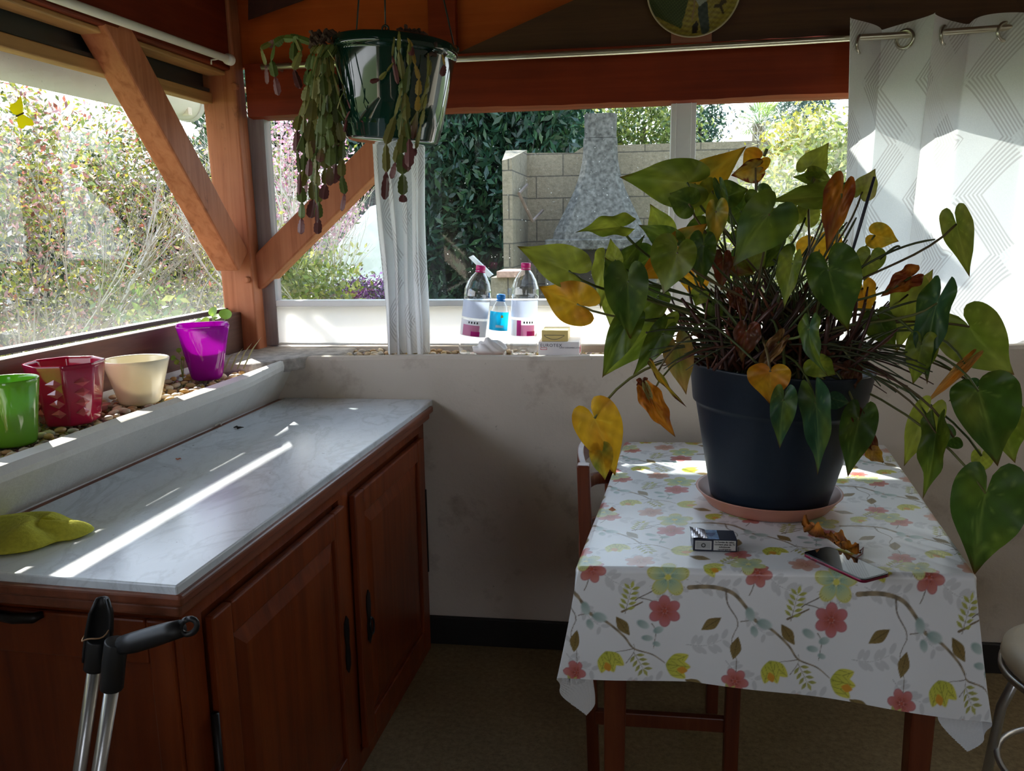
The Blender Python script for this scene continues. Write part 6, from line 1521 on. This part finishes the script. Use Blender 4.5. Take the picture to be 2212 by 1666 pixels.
bush(1800,400,6.4,.40,.55,3000,[(.34,.38,.10),(.44,.45,.14),(.24,.3,.08),(.55,.52,.3)],'pale green shrub half hidden by the wide curtain',.075,'shrub',.3,cat='shrub')
bush(1690,500,6.0,.42,.55,3000,[(.36,.38,.08),(.48,.46,.16),(.24,.28,.06),(.6,.58,.45)],'pale yellow-green shrub behind the potted plant',.06,'shrub',.4,cat='shrub')
# palm
c = P(1640,268,14.); b = Vector((c.x,14.,GZ)); o = thing('palm', b, 'small fan palm top above the wall', 'palm')
m_ = MB(); m_.tube([b, c], [.12,.1], 8); m_.build('trunk', BARK, o, cols=[(.15,.11,.07)]*len(m_.v))
for k in range(26):
    q = rl.uniform(0, 6.28); e = rl.uniform(-.2,1.2); d = Vector((math.cos(q)*math.cos(e), math.sin(q)*math.cos(e), math.sin(e))); s_ = d.cross(Z).normalized(); hub = c+d*.2
    mb = MB(); mb.tube([c, hub], .008, 4)
    for j in range(11):
        a_ = (j-5)*.22; dd_ = (d*math.cos(a_)+s_*math.sin(a_)); tip = hub+dd_*.30-Z*.05; w_ = dd_.cross(Z).normalized()*.012; mb.add([hub, hub.lerp(tip,.6)+w_, tip, hub.lerp(tip,.6)-w_], [(0,1,2,3)])
    mb.build('frond', FOL, o, cols=[(.22,.32,.09) if k % 3 else (.34,.40,.12)]*len(mb.v), fix=False)
# awning roller outside the left window
ar0 = PL(405,222,-.62); zaw = ar0.z
so_, to_ = (ar0-O0).dot(DV), -.62
aw = thing('awning_roller', L(-1.5,to_,zaw), 'white awning roller outside along the top of the left window', 'awning')
AWM = mat('off_white_awning', (.80,.79,.74), .45, .04)
MB().tube([L(-4.2,to_,zaw), L(so_-.02,to_,zaw)], .068, 32).build('roller', AWM, aw, smooth=True, bevel=.0)
MB().tube([L(so_-.02,to_,zaw), L(so_+.01,to_,zaw), L(so_+.018,to_,zaw)], [.072,.072,.06], 32).build('end_cap', mat('grey_awning_cap', (.55,.58,.62), .4), aw, smooth=False, bevel=.003)
MB().lbox((so_-.10,to_+.02,zaw+.05),(so_-.07,-.36,zaw+.085)).build('bracket', AWM, aw)
MB().lbox((so_-.10,to_-.072,zaw-.06),(so_-.07,to_+.06,zaw+.085)).build('arm_bracket', AWM, aw, bevel=.004)

# ------------------------------------------------------------------ light
sd_ = (NV*1.075-DV*1.1-Z*1.0).normalized()
sl = bpy.data.lights.new('sun', 'SUN'); sl.energy = 7.5; sl.angle = .0093; sl.color = (1., .95, .86)
so2 = bpy.data.objects.new('sun', sl); COL.objects.link(so2); so2.rotation_euler = (-sd_).to_track_quat('Z', 'Y').to_euler(); so2.location = (-6, 7, 6)
wd = bpy.data.worlds.new('sky'); scn.world = wd; wd.use_nodes = True; wn = wd.node_tree
bgn = [n for n in wn.nodes if n.type == 'BACKGROUND'][0]
tcw = wn.nodes.new('ShaderNodeTexCoord'); spw = wn.nodes.new('ShaderNodeSeparateXYZ'); wn.links.new(tcw.outputs['Generated'], spw.inputs[0])
rw = wn.nodes.new('ShaderNodeValToRGB'); rw.color_ramp.elements[0].position = 0.; rw.color_ramp.elements[0].color = (.95,.97,1,1); rw.color_ramp.elements[1].position = .7; rw.color_ramp.elements[1].color = (.55,.72,1,1)
wn.links.new(spw.outputs['Z'], rw.inputs['Fac']); wn.links.new(rw.outputs['Color'], bgn.inputs['Color']); bgn.inputs['Strength'].default_value = 1.6
vs = scn.view_settings; scn.display_settings.display_device = 'sRGB'; vs.view_transform = 'Standard'; vs.look = 'None'; vs.gamma = 1.; vs.use_curve_mapping = False; vs.exposure = 1.58
for o in bpy.data.objects:
    if '_base' in o.keys(): del o['_base']
